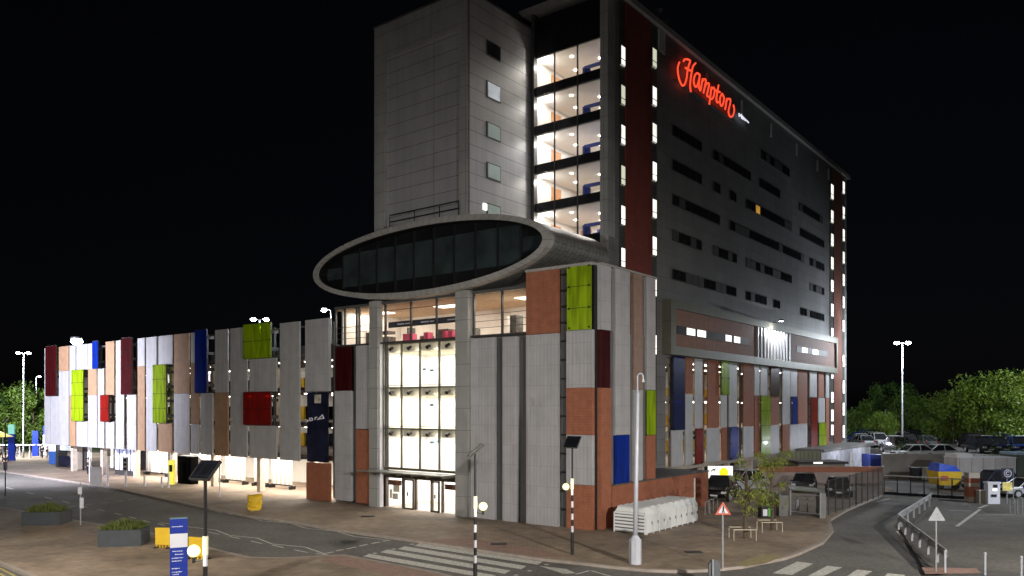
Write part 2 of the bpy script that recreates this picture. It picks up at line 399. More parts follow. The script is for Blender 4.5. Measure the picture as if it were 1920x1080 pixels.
# ------------------------------------------------ road markings
lz = .005
wl = MB()
def seg(x0, y0, x1, y1, w=.11, mb=None):
    a = gp(x0, y0); b = gp(x1, y1); d = (b-a).to_2d().normalized(); n = Vector((-d.y, d.x, 0))*w/2
    (mb or wl).sheet([a+n, b+n, b-n, a-n], lz)
zz1 = [(387, 957.5), (400, 957.5), (415, 962), (467, 970), (492, 977), (547, 982), (572, 990), (632, 997), (665, 1006), (732, 1013)]
zz2 = [(300, 980), (355, 988), (405, 994), (430, 1004), (482, 1009), (510, 1020), (572, 1026), (610, 1039)]
for z in (zz1, zz2):
    for a, b in zip(z, z[1:]): seg(*a, *b)
for q in [(390, 997.5, 410, 1002), (430, 1006, 450, 1010), (470, 1014.5, 492, 1019.5), (510, 1022, 532, 1027), (552, 1031, 577, 1036), (593, 1038, 617, 1041)]: seg(*q)
for a in [(1160, 912, 1220, 900), (1240, 893, 1300, 880), (1320, 878, 1390, 862), (1415, 857, 1480, 842), (1505, 838, 1570, 825), (1590, 820, 1650, 812)]:
    seg(320+a[0]/4, 810+a[1]/4, 320+a[2]/4, 810+a[3]/4, .16)
for x, y in [(12, 914), (50, 923), (84, 932), (117, 940), (150, 948), (183, 955), (214, 962), (242, 969), (268, 976), (296, 982)]: seg(x, y, x+13, y+3.4, .12)
for x, y in [(100, 954), (128, 950.5), (158, 947), (188, 943.5), (216, 940), (240, 937)]: seg(x, y, x+15, y-1.8, .12)
seg(45, 893, 170, 911, .08)
def quad(pts): wl.sheet([gp(x, y) for x, y in pts], lz)
quad([(787, 1019), (1017, 1053.5), (1008, 1059), (776, 1023.5)])
quad([(759, 1024.5), (987, 1061.5), (977, 1067.5), (746, 1029.5)])
quad([(727, 1030.5), (958, 1070), (946, 1076), (713, 1035.5)])
quad([(693, 1038.5), (930, 1079), (918, 1085), (680, 1043.5)])
quad([(660, 1047), (902, 1090), (888, 1097), (648, 1051)]) if False else None
for x, y in [(770, 1020), (735, 1029), (700, 1037), (672, 1046), (1022, 1058), (990, 1070), (965, 1078)]: seg(x, y, x+6, y+1, .2)
quad([(1010, 1061), (1062, 1067), (1080, 1075), (1056, 1076)])
seg(1080, 1077, 1105, 1070, .12)
seg(1108, 1070, 1150, 1082, .1)
for qd in [[(1495, 1053), (1525, 1057), (1485, 1078), (1448, 1075)], [(1551, 1061), (1579, 1064), (1544, 1080), (1515, 1080)],
           [(1607, 1068), (1636, 1071), (1618, 1082), (1586, 1082)], [(1664, 1075), (1697, 1078), (1690, 1088), (1652, 1088)]]: quad(qd)
seg(1682, 996, 1748, 1069, .12)
seg(1794, 987, 1838, 955, .2); seg(1835, 953, 1852, 947, .2)
seg(1780, 957, 1822, 958, .1); seg(1830, 966, 1904, 965, .1)
seg(1655, 930, 1870, 943, .25); seg(1645, 941, 1668, 935, .12)
struct(wl.build('road_markings', M_line))
yl = MB()
seg(-160, 1030, -8, 1062, .1, yl); seg(-8, 1062, 34, 1083, .1, yl); seg(-160, 1036, -20, 1066, .1, yl); seg(-20, 1066, 14, 1083, .1, yl)
struct(yl.build('road_markings', M_yline))
# drain covers and worn patches
dr = MB()
for x, y in [(655, 1014), (935, 1020), (1300, 1035), (690, 968)]:
    p = gp(x, y, ZP); dr.box(p.x-.4, p.x+.4, p.y-.3, p.y+.3, ZP-.01, ZP+.006)
struct(dr.build('drain_covers', M_dark))

# ================================================================ CAR PARK on the left
ZT, ZB = 13.15, 2.85; Q = (ZT-ZB)/4
cp = root('car_park_building', PL.pt(45, ZP), 'long multi-storey car park with vertical white, tan and coloured glass screens', 'car park')
s0c, s1c = PL.s(624), PL.s(91)
def screen(P, x0, x1, z0, z1, mt, nm, par, o0=.25, o1=.37):
    MB().pbox(P, P.s(x0), P.s(x1), z0+.015, z1-.015, o0, o1).build(nm, mt, par)
def gbox(P, x0, x1, z0, z1, mt, par, o=.42, d=.22, lab=None):
    """framed box of coloured glass standing proud of the screens, with its fixing brackets"""
    a, b = sorted((P.s(x0), P.s(x1)))
    ob = MB().pbox(P, a, b, z0, z1, o+d-.03, o+d).build('coloured_glass_panel', mt, par)
    if lab: ob['label'] = lab
    fr = MB(); n = max(1, round((z1-z0)/1.3))
    for k in range(n+1):
        z = z0+(z1-z0)*k/n; fr.pbox(P, a+.03, b-.03, z-.03, z+.03, o+d-.09, o+d-.035)
    for e in (a+.12, b-.12, (a+b)/2): fr.pbox(P, e-.03, e+.03, z0, z1, o+d-.18, o+d-.095)
    for k in range(n):
        z = z0+(z1-z0)*(k+.5)/n; fr.pbox(P, a+.2, a+.35, z-.12, z+.12, -.2, o+d-.19)
    fr.build('bracket_frame', M_groove, ob)
    fx = MB()
    for k in range(n+1):
        z = z0+(z1-z0)*k/n; z = min(max(z, z0+.12), z1-.12)
        for e in (a+.15, b-.15): fx.pbox(P, e-.05, e+.05, z-.05, z+.05, o+d+.002, o+d+.03)
    for k in range(1, n): z = z0+(z1-z0)*k/n; fx.pbox(P, a+.01, b-.01, z-.015, z+.015, o+d+.001, o+d+.012)
    fx.each('fixing', M_dark, ob)
W, T = M_ribw, M_tan
cols = [ (91, 100, [(0, 4, W)]), (102, 116.5, [(2, 4, W)]), (118, 135, [(0, 1, T), (1, 4, W)]), (138, 148, [(0, 2, W), (2, 4, T)]),
 (151, 171, [(0, 1, W), (3, 4, W)]), (173, 188, [(0, 1, W), (1, 2, T), (2, 4, W)]), (191, 202, [(1, 4, W)]), (206, 221, [(0, 2, T), (3, 4, W)]),
 (225, 239, [(0, 4, W)]), (246, 262, [(2, 4, W)]), (266, 278, [(0, 1, W), (1, 4, T)]), (282, 300, [(0, 4, W)]), (305, 329, [(0, 1, W), (3, 4, T)]),
 (334.5, 361, [(0, 2, T), (2, 4, W)]), (366, 379, [(0, 1, W), (1, 3, T), (3, 4, W)]), (384, 405, [(2, 4, W)]), (411.5, 434, [(0, 2, W), (2, 4, T)]),
 (440, 470, [(0, 4, W)]), (476, 525, [(1, 2, W), (3, 4, W)]), (533, 568.5, [(0, 4, W)]) ]
for x0, x1, sg in cols:
    for a, b, m in sg: screen(PL, x0-.6, x1+.6, ZT-b*Q, ZT-a*Q, m, 'screen_panel', cp)
for x0, x1, a, b, m in [(97, 117, 0, 2, G_dred), (146, 168, 1, 3, G_lime), (185, 196, 0, 1, G_blue), (200, 216, 2, 3, G_red), (239, 260, 0, 2, G_dred),
                        (299, 324, 1, 3, G_lime), (378, 400, 0, 2, G_navy if False else G_blue), (469, 521, 0, 1, G_lime), (469, 521, 2, 3, G_red)]:
    gbox(PL, x0, x1, ZT-b*Q+.02, ZT-a*Q+(.12 if a == 0 else 0), m, cp)
# end bay next to the gap: grey screen, poster, brown base
MB().pbox(PL, PL.s(578.5), PL.s(622), PL.z(600, 734), PL.z(600, 599), .05, .3).build('screen_panel', M_stone, cp)
MB().pbox(PL, PL.s(578.5), PL.s(622), ZP, PL.z(600, 868), .02, .2).build('base_panel', M_brick, cp)
pz0, pz1 = PL.z(600, 866), PL.z(600, 736)
po = MB().pbox(PL, PL.s(580), PL.s(619), pz0, pz1, .12, .2).build('poster', M_navy, cp); po['label'] = 'dark navy poster with a figure and white lettering'
MB().pbox(PL, PL.s(594), PL.s(606), PL.z(600, 756), PL.z(600, 740), .205, .215).build('poster_highlight', mat('poster_cream', (.5, .48, .38), .5, 0, .5, 3), po)
lt = MB()
def plq(P, x0, y0, x1, y1, w, o, mb):
    a = P.pt(P.s(x0), P.z(x0, y0), o); b = P.pt(P.s(x1), P.z(x1, y1), o); mb.tube([a, b], w, 6)
for q in [(578, 787, 583, 789), (578.5, 791, 582, 790), (585, 784, 586, 789), (585, 784, 590, 784), (590, 784, 590.5, 788), (586, 789, 590.5, 788), (596, 782, 595, 787), (596, 783, 599, 782), (600, 787, 609, 778), (609, 778, 612, 785), (603, 786, 611, 784)]:
    plq(PL, *q, .045, .22, lt)
lt.build('lettering', M_signlite, po)
# frame behind the screens
fr = MB()
s = s0c
while s < s1c:
    fr.pbox(PL, s-.06, s+.06, ZB, ZT-.2, -.25, -.05); s += 2.35
for z in (ZB+.25, ZB+Q, ZB+2*Q, ZB+3*Q, ZT-.4): fr.pbox(PL, s0c+2.6, s1c, z-.06, z+.06, .0, .2)
fr.build('screen_frame', M_groove, cp)
# decks
ZD = [2.93, 5.35, 7.95, 10.45]
dk = MB()
for z in ZD: dk.pbox(PL, s0c+.3, s1c, z, z+.35, -.4, -17)
dk.each('deck_slab', mat('brown_deck_edge', (.17, .135, .11), .85, 0, .15, 1.2, .2), cp)
MB().pbox(PL, s0c+.3, s1c, ZD[3]+.35, 11.4, -.4, -.55).build('parapet', M_groove, cp)
bw = MB()
for z, h in ((ZD[0]+.35, 2.3), (ZD[1]+.35, 2.3), (ZD[2]+.35, 2.2)):
    bw.pbox(PL, s0c+.3, s1c, z+1.2, z+h, -9, -9.2); bw.pbox(PL, s0c+.25, s0c+.4, z+1.2, z+h, -.6, -9); bw.pbox(PL, s1c-.3, s1c-.15, z, z+h, -.6, -9)
bw.each('deck_wall', M_white, cp)
bw = MB()
for z in (ZD[0]+.35, ZD[1]+.35, ZD[2]+.35):
    bw.pbox(PL, s0c+.3, s0c+9, z, z+1.2, -9, -9.2); bw.pbox(PL, s0c+15, s0c+19, z, z+1.2, -9, -9.2); bw.pbox(PL, s0c+.25, s0c+.4, z, z+1.2, -.6, -9)
bw.each('deck_dado', M_yel, cp)
cl = MB(); s = s0c+3.2
while s < s1c:
    cl.pbox(PL, s-.22, s+.22, ZP, ZD[3], -.6, -1.05); cl.pbox(PL, s-.22, s+.22, ZP, ZD[3], -7, -7.45); s += 6.6
cl.each('deck_column', mat('column_paint', (.6, .52, .44), .7), cp)
tb = MB(); s = s0c+2
while s < s1c-1:
    for z in ZD[1:]:
        tb.pbox(PL, s, s+.8, z-.11, z-.05, -2.2, -2.3); tb.pbox(PL, s, s+1.3, z-.12, z-.05, -8, -8.15)
    s += 3.3
tb.each('deck_light_tube', E_tube, cp)
tb = MB(); s = s0c+2
while s < s1c-14:
    tb.pbox(PL, s, s+1.5, ZD[0]-.1, ZD[0]-.04, -1.6, -1.8); tb.pbox(PL, s, s+1.5, ZD[0]-.1, ZD[0]-.04, -4, -4.2); s += 3.
tb.each('soffit_light_tube', E_tube, cp)
L_ = s1c-s0c
for z in ZD[1:]:
    c = PL.pt((s0c+s1c)/2, z-.2, -4.5); area(c, L_-3, 6, 380, (1, .93, .82), RZL, 'deck_light')
c = PL.pt(s0c+16.5, ZD[0]-.16, -2.6); area(c, 30, 3.6, 3000, (1, .90, .78), RZL, 'soffit_light')
c = PL.pt(s1c-7, ZD[0]-.16, -2.6); area(c, 9, 3, 120, (.85, .88, 1), RZL, 'soffit_light')
# ground floor: back wall, hoardings, adverts, shop
gf = MB().pbox(PL, s0c+.3, s1c-10, ZP, ZD[0], -7.6, -7.8); gf.build('ground_floor_wall', M_white, cp)
MB().pbox(PL, s1c-10, s1c, ZP, ZD[0], -7.6, -7.8).build('ground_floor_wall', mat('shop_wall', (.2, .2, .24), .6), cp)
hoar = mat('white_slatted_board', (.8, .78, .74), .6, 0, .05, 2, .3, kind='rib', p=(.55, .4, 5, 5))
PB = PL.shift(-3.2)
for i, (x0, x1, lab) in enumerate([(275, 315, 'white slatted hoarding board left of the black box'), (388, 414, 'white slatted hoarding board right of the car picture'), (423, 460, 'white slatted hoarding board between the car picture and the pillar'),
                         (478, 503, 'white slatted hoarding board just left of the brown pillar'), (510, 548, 'white slatted hoarding board right of the brown pillar')]):
    r = root('hoarding_board', PB.pt(PB.s((x0+x1)/2), ZP), lab, 'hoarding', 'white hoarding boards under the car park')
    MB().pbox(PB, PB.s(x0), PB.s(x1), ZP+.35, ZD[0]-.08, 0, .06).build('board', hoar, r)
    b = MB().pbox(PB, PB.s(x0)-.02, PB.s(x1)+.02, ZP+.26, ZP+.345, -.05, .1)
    for q in (x0, x1): b.pbox(PB, PB.s(q)-.05, PB.s(q)+.05, ZP, ZP+.255, -.3, .3)
    b.build('base_rail', M_dark, r)
# purple lit advert
PA = PL.shift(-1.6)
r = root('advert_display', PA.pt(PA.s(235), ZP), 'blue and purple lit display board between two pale columns', 'display')
m, nt, b_ = _new('purple_display'); N = nt.nodes
tc = N.new('ShaderNodeTexCoord'); sp = N.new('ShaderNodeSeparateXYZ'); nt.links.new(tc.outputs['Generated'], sp.inputs[0])
rp = N.new('ShaderNodeValToRGB'); e = rp.color_ramp.elements; e[0].position = 0; e[0].color = (.1, .05, .75, 1); e[1].position = 1; e[1].color = (.25, .35, .9, 1)
q = rp.color_ramp.elements.new(.5); q.color = (.75, .85, 1, 1)
nt.links.new(sp.outputs['Z'], rp.inputs['Fac']); nt.links.new(rp.outputs['Color'], b_.inputs['Emission Color']); b_.inputs['Emission Strength'].default_value = .75
MB().pbox(PA, PA.s(217), PA.s(254), ZP+.5, ZD[0]-.1, 0, .08).build('screen', m, r)
f_ = MB()
for x in (217, 226, 233, 240, 247, 254): f_.pbox(PA, PA.s(x)-.035, PA.s(x)+.035, ZP+.45, ZD[0]-.06, .085, .14)
f_.pbox(PA, PA.s(217), PA.s(254), ZP, ZP+.44, 0, .1)
f_.build('frame', M_frame, r)
# black box and car picture
Pk = PL.shift(-.4)
r = root('black_cabinet', Pk.pt(Pk.s(345), ZP), 'tall black cabinet standing under the car park edge', 'cabinet')
MB().pbox(Pk, Pk.s(333), Pk.s(358), ZP, ZP+2.38, 0, -.7).build('body', mat('matt_black', (.004, .004, .004), .95), r)
MB().pbox(Pk, Pk.s(333)-.01, Pk.s(358)+.01, ZP+2.385, ZP+2.44, .03, -.73).build('cap', M_groove, r)
r = root('picture_board', PB.pt(PB.s(374), ZP), 'white board with a printed picture of a dark car', 'picture')
bd = MB().pbox(PB, PB.s(358), PB.s(388), ZP+.4, ZD[0]-.1, 0, .06).build('board', M_white, r)
zc = ZP+1.35
cs = [(360, .0), (360, .85), (370, .82), (376, .55), (383, .25), (384, -.1), (378, -.25)]
pic = MB(); v = [PB.pt(PB.s(x), zc+.15+dz, .07) for x, dz in cs]; pic.add(v, [tuple(range(len(v)))]); pic.build('car_picture', mat('picture_dark', (.08, .07, .07), .5, 0, .6, 2), r)
pic = MB(); v = [PB.pt(PB.s(x), zc+dz, .075) for x, dz in [(360, -.35), (360, .12), (370, .2), (382, .0), (378, -.4)]]; pic.add(v, [tuple(range(len(v)))]); pic.build('car_picture', mat('picture_pink', (.6, .42, .40), .5, 0, .3, 3), r)
for x in (360, 386): MB().pbox(PB, PB.s(x)-.05, PB.s(x)+.05, ZP, ZP+.395, 0, .06).build('leg', M_steel, r)
MATS['matt_black'].node_tree.nodes['Principled BSDF'].inputs['Specular IOR Level'].default_value = 0
# shop window at the far end
Ps = PL.shift(-2.2)
r = root('kiosk', Ps.pt(Ps.s(125), ZP), 'glazed kiosk with dark navy counter at the far end of the car park', 'kiosk')
MB().pbox(Ps, Ps.s(109), Ps.s(139), ZP+.25, ZP+1.25, 0, -.9).build('counter', M_navy, r)
MB().pbox(Ps, Ps.s(109), Ps.s(139), ZP+1.9, ZP+2.4, -.2, -.3).build('light_panel', emit('kiosk_light', (.85, .93, 1), 1.6, .5, 1.), r)
MB().pbox(Ps, Ps.s(109), Ps.s(139), ZP+1.28, ZP+2.38, .0, .02).build('glazing', G_clear, r)
MB().pbox(Ps, Ps.s(106), Ps.s(109), ZP, ZD[0], .1, -1).build('post', M_frame, r)
MB().pbox(Ps, Ps.s(143), Ps.s(148), ZP, ZD[0], .1, -1).build('post', M_slab, r)
# lit doorway zone x 155-212
r = root('entrance_lobby', Ps.pt(Ps.s(185), ZP), 'glazed lobby with olive curtains under the white screens', 'lobby')
MB().pbox(Ps, Ps.s(176), Ps.s(206), ZP+.3, ZD[0]-.1, -1.0, -1.1).build('curtain', mat('olive_curtain', (.25, .22, .13), .8, 0, .2, 2, .4, kind='rib', p=(1.2, .5, 8, 8)), r)
MB().pbox(Ps, Ps.s(167), Ps.s(174), ZP, ZD[0]-.1, .1, .18).build('door_panel', M_white, r)
MB().pbox(Ps, Ps.s(160), Ps.s(166), ZP, ZD[0]-.1, .1, .3).build('jamb', M_frame, r)
MB().pbox(Ps, Ps.s(195), Ps.s(197.5), ZP+.4, ZD[0]-.3, -.7, -.8).build('light_strip', E_white, r)

# ================================================================ LEISURE BUILDING (stone block with atrium and oval)
lb = root('entrance_building', PL.pt(11, ZP), 'grey stone-panelled entrance building with glazed atrium and oval rooftop lounge', 'building')
def sx(x): return PL.s(x)
def core(x0, x1, z0, z1, d0=-.35, d1=-6.7, m=M_body, nm='wall'): return MB().pbox(PL, sx(x0), sx(x1), z0, z1, d0, d1).build(nm, m, lb)
ZA = 11.05   # top of atrium / floor of the upper room
ZR = 13.75   # ceiling of the upper room
core(622, 719, ZP, ZA); core(864, 1117, ZP, ZA, -.35, -6.4)
MB().pbox(PL, sx(990), 0.35, ZA, 14.55, -.35, -6.4).build('wall', M_body, lb)
MB().pbox(PL, sx(990)-.02, .1, 14.56, 14.72, .3, -6.6).build('roof', mat('roof_edge', (.35, .34, .32), .6), lb)
# left stone bays
def pan(P, x0, x1, y0, y1, xr, m, nm='stone_panel', o0=-.02, o1=.22, par=None):
    return MB().pbox(P, P.s(x0), P.s(x1), P.z(xr, y1), P.z(xr, y0), o0, o1).build(nm, m, par or lb)
pan(PL, 633, 660, 651, 732, 646, G_dred, 'coloured_glass_panel')
pan(PL, 632, 662, 733, 938, 646, M_stone)
pan(PL, 623.5, 631, 646, 934, 628, M_groove, 'recess', -.3, -.05)
pan(PL, 662.5, 671.5, 646, 938, 667, M_groove, 'recess', -.3, -.05)
pan(PL, 672, 701, 648, 804, 687, M_stone); pan(PL, 672, 701, 805.5, 943, 687, M_brick, 'terracotta_panel')
ZO = 13.95
MB().pbox(PL, sx(701.5), sx(717), ZP, ZO, -.02, .45).build('pillar', M_pillar, lb)
MB().pbox(PL, sx(862.5), sx(886), ZP, ZO, -.02, .45).build('pillar', M_pillar, lb)
MB().pbox(PL, sx(717.3), sx(719), ZP, ZA, .0, .3).build('edge_strip', M_signlite, lb)
# right stone bays on the left-facing side
pan(PL, 887, 931, 634, 976, 910, M_stone)
pan(PL, 931.5, 946, 633, 978, 939, M_groove, 'recess', -.3, -.05)
pan(PL, 946.5, 973.5, 632, 980, 960, M_stone)
pan(PL, 974, 989.5, 631, 984, 982, M_groove, 'recess', -.3, -.05)
pan(PL, 990.5, 1050, 627, 987, 1020, M_stone)
pan(PL, 990.5, 1050, 507, 626, 1020, M_brick, 'terracotta_panel')
pan(PL, 1051, 1065, 500, 990, 1058, M_groove, 'recess', -.3, -.05)
br = MB()
for y in (515, 545, 575, 605, 640, 675, 710, 745, 780, 815, 850, 885, 920, 955): 
    z = PL.z(1060, y); br.pbox(PL, sx(1055), sx(1065), z-.05, z+.05, -.05, .15)
br.each('bracket', M_dark, lb)
for y0, y1, m, nm in [(620, 727, M_stone, 'stone_panel'), (727.5, 815, M_brick, 'terracotta_panel'), (815.5, 908, M_stone, 'stone_panel'), (908.5, 994, M_brick, 'terracotta_panel')]:
    pan(PL, 1066, 1114.5, y0, y1, 1090, m, nm)
gbox(PL, 1068, 1114, PL.z(1090, 619), PL.z(1090, 497), G_lime, lb, .15, .12)
# right-facing side
MB().pbox(PR, .0, PR.s(1226), ZP, 14.6, -.35, -.55).build('wall', M_body, lb)
MB().pbox(PR, .0, .28, ZP, 14.6, -.34, -.1).build('corner_post', M_dark, lb)
def panr(x0, x1, y0, y1, xr, m, nm='stone_panel', o0=-.1, o1=.15): return pan(PR, x0, x1, y0, y1, xr, m, nm, o0, o1)
panr(1123, 1142, 498, 619, 1132, M_stone); panr(1123, 1140, 620, 727, 1132, G_dred, 'coloured_glass_panel'); panr(1123, 1142, 727.5, 1010, 1132, M_brick, 'terracotta_panel')
panr(1143, 1149, 499, 905, 1146, M_groove, 'recess', -.3, -.15)
panr(1150, 1177, 503, 815, 1163, M_stone); panr(1150, 1176, 816, 905, 1163, G_blue, 'coloured_glass_panel')
panr(1177.5, 1184.5, 508, 903, 1181, M_olive, 'recess', -.3, -.12)
panr(1185, 1201, 511, 730, 1193, mat('fawn_panel', (.36, .24, .19), .6, 0, .1, 2, .2, kind='rib', p=(1.3, .15, 1.3)), 'fawn_panel'); panr(1185, 1201, 731, 902, 1193, M_stone)
panr(1201.5, 1208.5, 514, 900, 1205, M_olive, 'recess', -.3, -.12)
panr(1209, 1225, 518, 731, 1217, M_stone); gbx = PR
MB().pbox(PR, PR.s(1209), PR.s(1225), PR.z(1217, 815), PR.z(1217, 732), .12, .17).build('coloured_glass_panel', G_lime, lb)
panr(1209, 1225, 816, 900, 1217, M_brick, 'terracotta_panel')
MB().pbox(PR, .28, PR.s(1226)+.1, 14.61, 14.72, .22, -.6).build('roof', MATS['roof_edge'], lb)
# low brick plinth building
pl = MB(); sP = PR.s(1324)
pl.pbox(PR, PR.s(1143.5), PR.s(1297), ZP, 2.42, .16, -3.4); pl.pbox(PR, PR.s(1311), sP, ZP, 2.42, .16, -3.4); pl.pbox(PR, PR.s(1297), PR.s(1311), 2.12, 2.42, .16, -3.4); pl.pbox(PR, PR.s(1297), PR.s(1311), ZP, 2.12, -.3, -3.4)
pl.each('plinth', M_brick, lb)
MB().pbox(PR, PR.s(1143.5)-.02, sP+.05, 2.425, 2.5, .22, -3.45).build('plinth_coping', M_groove, lb)
dd = MB().pbox(PR, PR.s(1299), PR.s(1310), ZP, 2.1, -.2, -.26).build('door', mat('brown_door', (.14, .06, .035), .6), lb)
MB().pbox(PR, PR.s(1297.2), PR.s(1299), ZP, 2.11, -.1, .18).build('frame', M_room, dd)

# ---- atrium
sa, sb = sx(862), sx(720)
M_fascia = mat('olive_fascia', (.66, .62, .50), .7, 0, .1, 1)
zl = [2.75, 5.42, 8.12, ZA]
at_ = MB()
for z in zl[1:]: at_.pbox(PL, sa, sb, z-.55, z-.02, -.45, -4)
at_.each('floor_fascia', M_fascia, lb)
for z in zl[1:]:
    for k in range(4): point(PL.pt(sa+(sb-sa)*(k+.4)/4, z-.62, -.22), 9, (1, .95, .82), .05, 'atrium_spot')
w = MB(); w.pbox(PL, sa, sb, ZP, ZA, -4.0, -4.2); w.pbox(PL, sa, sa+.05, ZP, ZA, -.4, -4); w.pbox(PL, sb-.05, sb, ZP, ZA, -.4, -4)
w.each('interior_wall', M_white, lb)
MB().pbox(PL, sa, sb, .0, ZP+.01, -.05, -4).build('interior_floor', M_roomfloor, lb)
fr = MB(); sm = [sa+(sb-sa)*k/4 for k in range(5)]
for i, s in enumerate(sm): fr.pbox(PL, s-.045, s+.045, 2.8, ZA, -.05, .08)
for z in zl[:1]: fr.pbox(PL, sa, sb, z-.08, z+.08, -.04, .07)
for z in zl[1:]: fr.pbox(PL, sa, sb, z-.05, z+.03, -.04, .07); fr.pbox(PL, sa, sb, z+.12 if z < ZA else z-.02, z+.15 if z < ZA else z+.01, -.04, .07)
fr.each('atrium_mullion', mat('olive_mullion', (.13, .12, .085), .5, .3), lb)
MB().pbox(PL, sa, sb, 2.83, ZA-.06, -.03, -.015).build('atrium_glazing', G_clear, lb)
sp_ = MB()
for i, s in enumerate(sm[:-1]):
    for z in zl[1:]: sp_.cyl(PL.pt(s+.6*(sb-sa)/4*1.1, z-.25, -.25), PL.pt(s+.6*(sb-sa)/4*1.1, z-.4, .0), .09, .12)
sp_.each('atrium_spotlight', M_dark, lb)
# small teal signs and brown figure seen on the lit walls
dc = MB()
for x, y, w_, h_ in [(789, 692, .25, .12), (803, 694, .3, .12), (803, 759, .3, .14), (804, 830, .35, .12), (815, 828, .35, .14), (741, 704, .0, .0)]:
    if w_: dc.pbox(PL, PL.s(x)-w_, PL.s(x)+w_, PL.z(x, y)-h_, PL.z(x, y)+h_, -3.9, -3.95) if False else dc.pbox(PL, PL.s(x)-w_*.6, PL.s(x)+w_*.6, PL.z(x, y)-h_*.6, PL.z(x, y)+h_*.6, -.32, -.33)
dc.each('wall_decal', mat('teal_decal', (.35, .6, .75), .6), lb)
# canopy
cn = MB(); cn.pbox(PL, sx(861), sx(700), 2.55, 2.63, .1, 1.5)
cn.build('canopy', mat('canopy_metal', (.30, .30, .27), .4, .4), lb)
cg = MB()
for k in range(6): 
    s = sa+(sx(700)-sa)*(k+.2)/6; cg.pbox(PL, s-.04, s+.04, 2.43, 2.55, .1, 1.35)
cg.each('canopy_beam', M_olive, lb)
# doors
df = MB(); zt = 2.32
def dspan(x0, x1, y0=2.2): return PL.s(x0), PL.s(x1)
for x in (720.5, 752, 776, 806, 826, 861): df.pbox(PL, PL.s(x)-.06, PL.s(x)+.06, ZP, 2.45, -.3, -.12)
for x in (757, 774, 808, 822): df.pbox(PL, PL.s(x)-.05, PL.s(x)+.05, ZP, 2.1, -.1, .0)
df.pbox(PL, sa, sb, 2.1, 2.45, -.3, -.12)
for x0, x1 in ((757, 774), (808, 822)): df.pbox(PL, PL.s(x0), PL.s(x1), ZP, ZP+.1, -.09, -.01); df.pbox(PL, PL.s(x0), PL.s(x1), 2.0, 2.1, -.09, -.01)
df.each('entrance_frame', mat('bronze_frame', (.10, .075, .06), .45, .3), lb)
for x0, x1 in ((757, 774), (808, 822)):
    d_ = MB().pbox(PL, PL.s(x0), PL.s(x1), ZP+.1, 2.0, -.06, -.04).build('sliding_door', G_clear, lb)
    MB().pbox(PL, PL.s(x0)-.3, PL.s(x0)-.38, 1.0, 1.25, -.03, .02).build('handle', M_dark, d_)
for x0, x1 in ((721, 752), (827, 860)):
    MB().pbox(PL, PL.s(x0), PL.s(x1), ZP+.02, 2.09, -.22, -.2).build('shop_window', G_clear, lb)
    sg = MB().pbox(PL, PL.s(x0+4), PL.s(x1-3), 1.62, 1.95, -.19, -.15).build('window_sign', mat('brown_sign', (.10, .045, .035), .5), lb)
    ln = MB()
    for k in range(3): ln.pbox(PL, PL.s(x0+18), PL.s(x1-6), 1.68+k*.09, 1.71+k*.09, -.145, -.14)
    ln.build('sign_lines', mat('orange_lines', (.5, .18, .08), .5), sg)
pp = MB()
for x, y, w_, h_ in [(738, 916, .3, .25), (736, 931, .25, .2), (728, 926, .12, .3)]: pp.pbox(PL, PL.s(x)-w_, PL.s(x)+w_, PL.z(x, y)-h_, PL.z(x, y)+h_, -.26, -.25)
pp.each('paper_notice', mat('paper', (.62, .60, .48), .7, 0, .3, 4), lb)
for i, z in enumerate(zl):
    c = PL.pt((sa+sb)/2, (z-.6) if i else 2.4, -2.2); area(c, sb-sa-.6, 2.6, 340 if i else 260, (1, .97, .92), RZL, 'atrium_light')

# ---- upper room with signs (x 628..990)
su0, su1 = sx(990), sx(629)
MB().pbox(PL, su0, su1, ZR, ZR+.15, .1, -6.4).build('upper_roof', M_groove, lb)
MB().pbox(PL, su0, su1, ZA+.005, ZA+.1, -.05, -6.4).build('upper_floor', M_roomfloor, lb)
ur = MB(); ur.pbox(PL, su0+.1, su1-.1, ZA+.1, ZR, -6.2, -6.35); ur.pbox(PL, su1-.25, su1-.1, ZA+.1, ZR, -.5, -6.2)
ur.each('upper_wall', M_room, lb)
MB().pbox(PL, su0, su1, ZR-.1, ZR-.005, -.1, -6.2).build('upper_ceiling', mat('warm_ceiling', (.55, .40, .27), .8), lb)
uf = MB()
for x in (629, 646, 668, 673, 722, 770, 818, 860, 888, 941, 989): uf.pbox(PL, PL.s(x)-.05, PL.s(x)+.05, ZA+.05, ZR-.02, -.12, .02)
uf.pbox(PL, su0, su1, ZA, ZA+.13, .03, .2)
uf.each('upper_frame', M_frame, lb)
for x0, x1 in ((630, 700), (719, 861), (888, 989)):
    MB().pbox(PL, sx(x0), sx(x1), ZA+.15, ZR-.05, -.06, -.045).build('upper_glazing', G_clear, lb)
rl = MB()
for z in (ZA+.55, ZA+.95, ZA+1.35): rl.pbox(PL, sx(630), sx(700), z, z+.03, .03, .06); rl.pbox(PL, sx(888), sx(989), z, z+.03, .03, .06)
rl.pbox(PL, sx(719), sx(861), ZR-.5, ZR-.46, .03, .06)
rl.each('handrail', M_frame, lb)
sb_ = MB().pbox(PL, sx(721), sx(860), ZA+1.12, ZA+1.5, -.35, -.45).build('interior_sign', mat('slate_sign', (.05, .055, .075), .5), lb)
sl = MB()
for x0, x1 in ((738, 751), (753, 762), (782, 797), (799, 807), (832, 850)): sl.pbox(PL, PL.s(x0), PL.s(x1), ZA+1.27, ZA+1.35, -.345, -.34)
sl.build('sign_lines', M_signlite, sb_)
pk = MB()
for x0, x1 in ((737, 754), (776, 784), (812, 817), (822, 830)): pk.pbox(PL, PL.s(x0), PL.s(x1), ZA+.15, ZA+.7, -.9, -1.4)
pk.each('pink_bench', mat('pink_upholstery', (.75, .12, .22), .6), lb)
ck = MB()
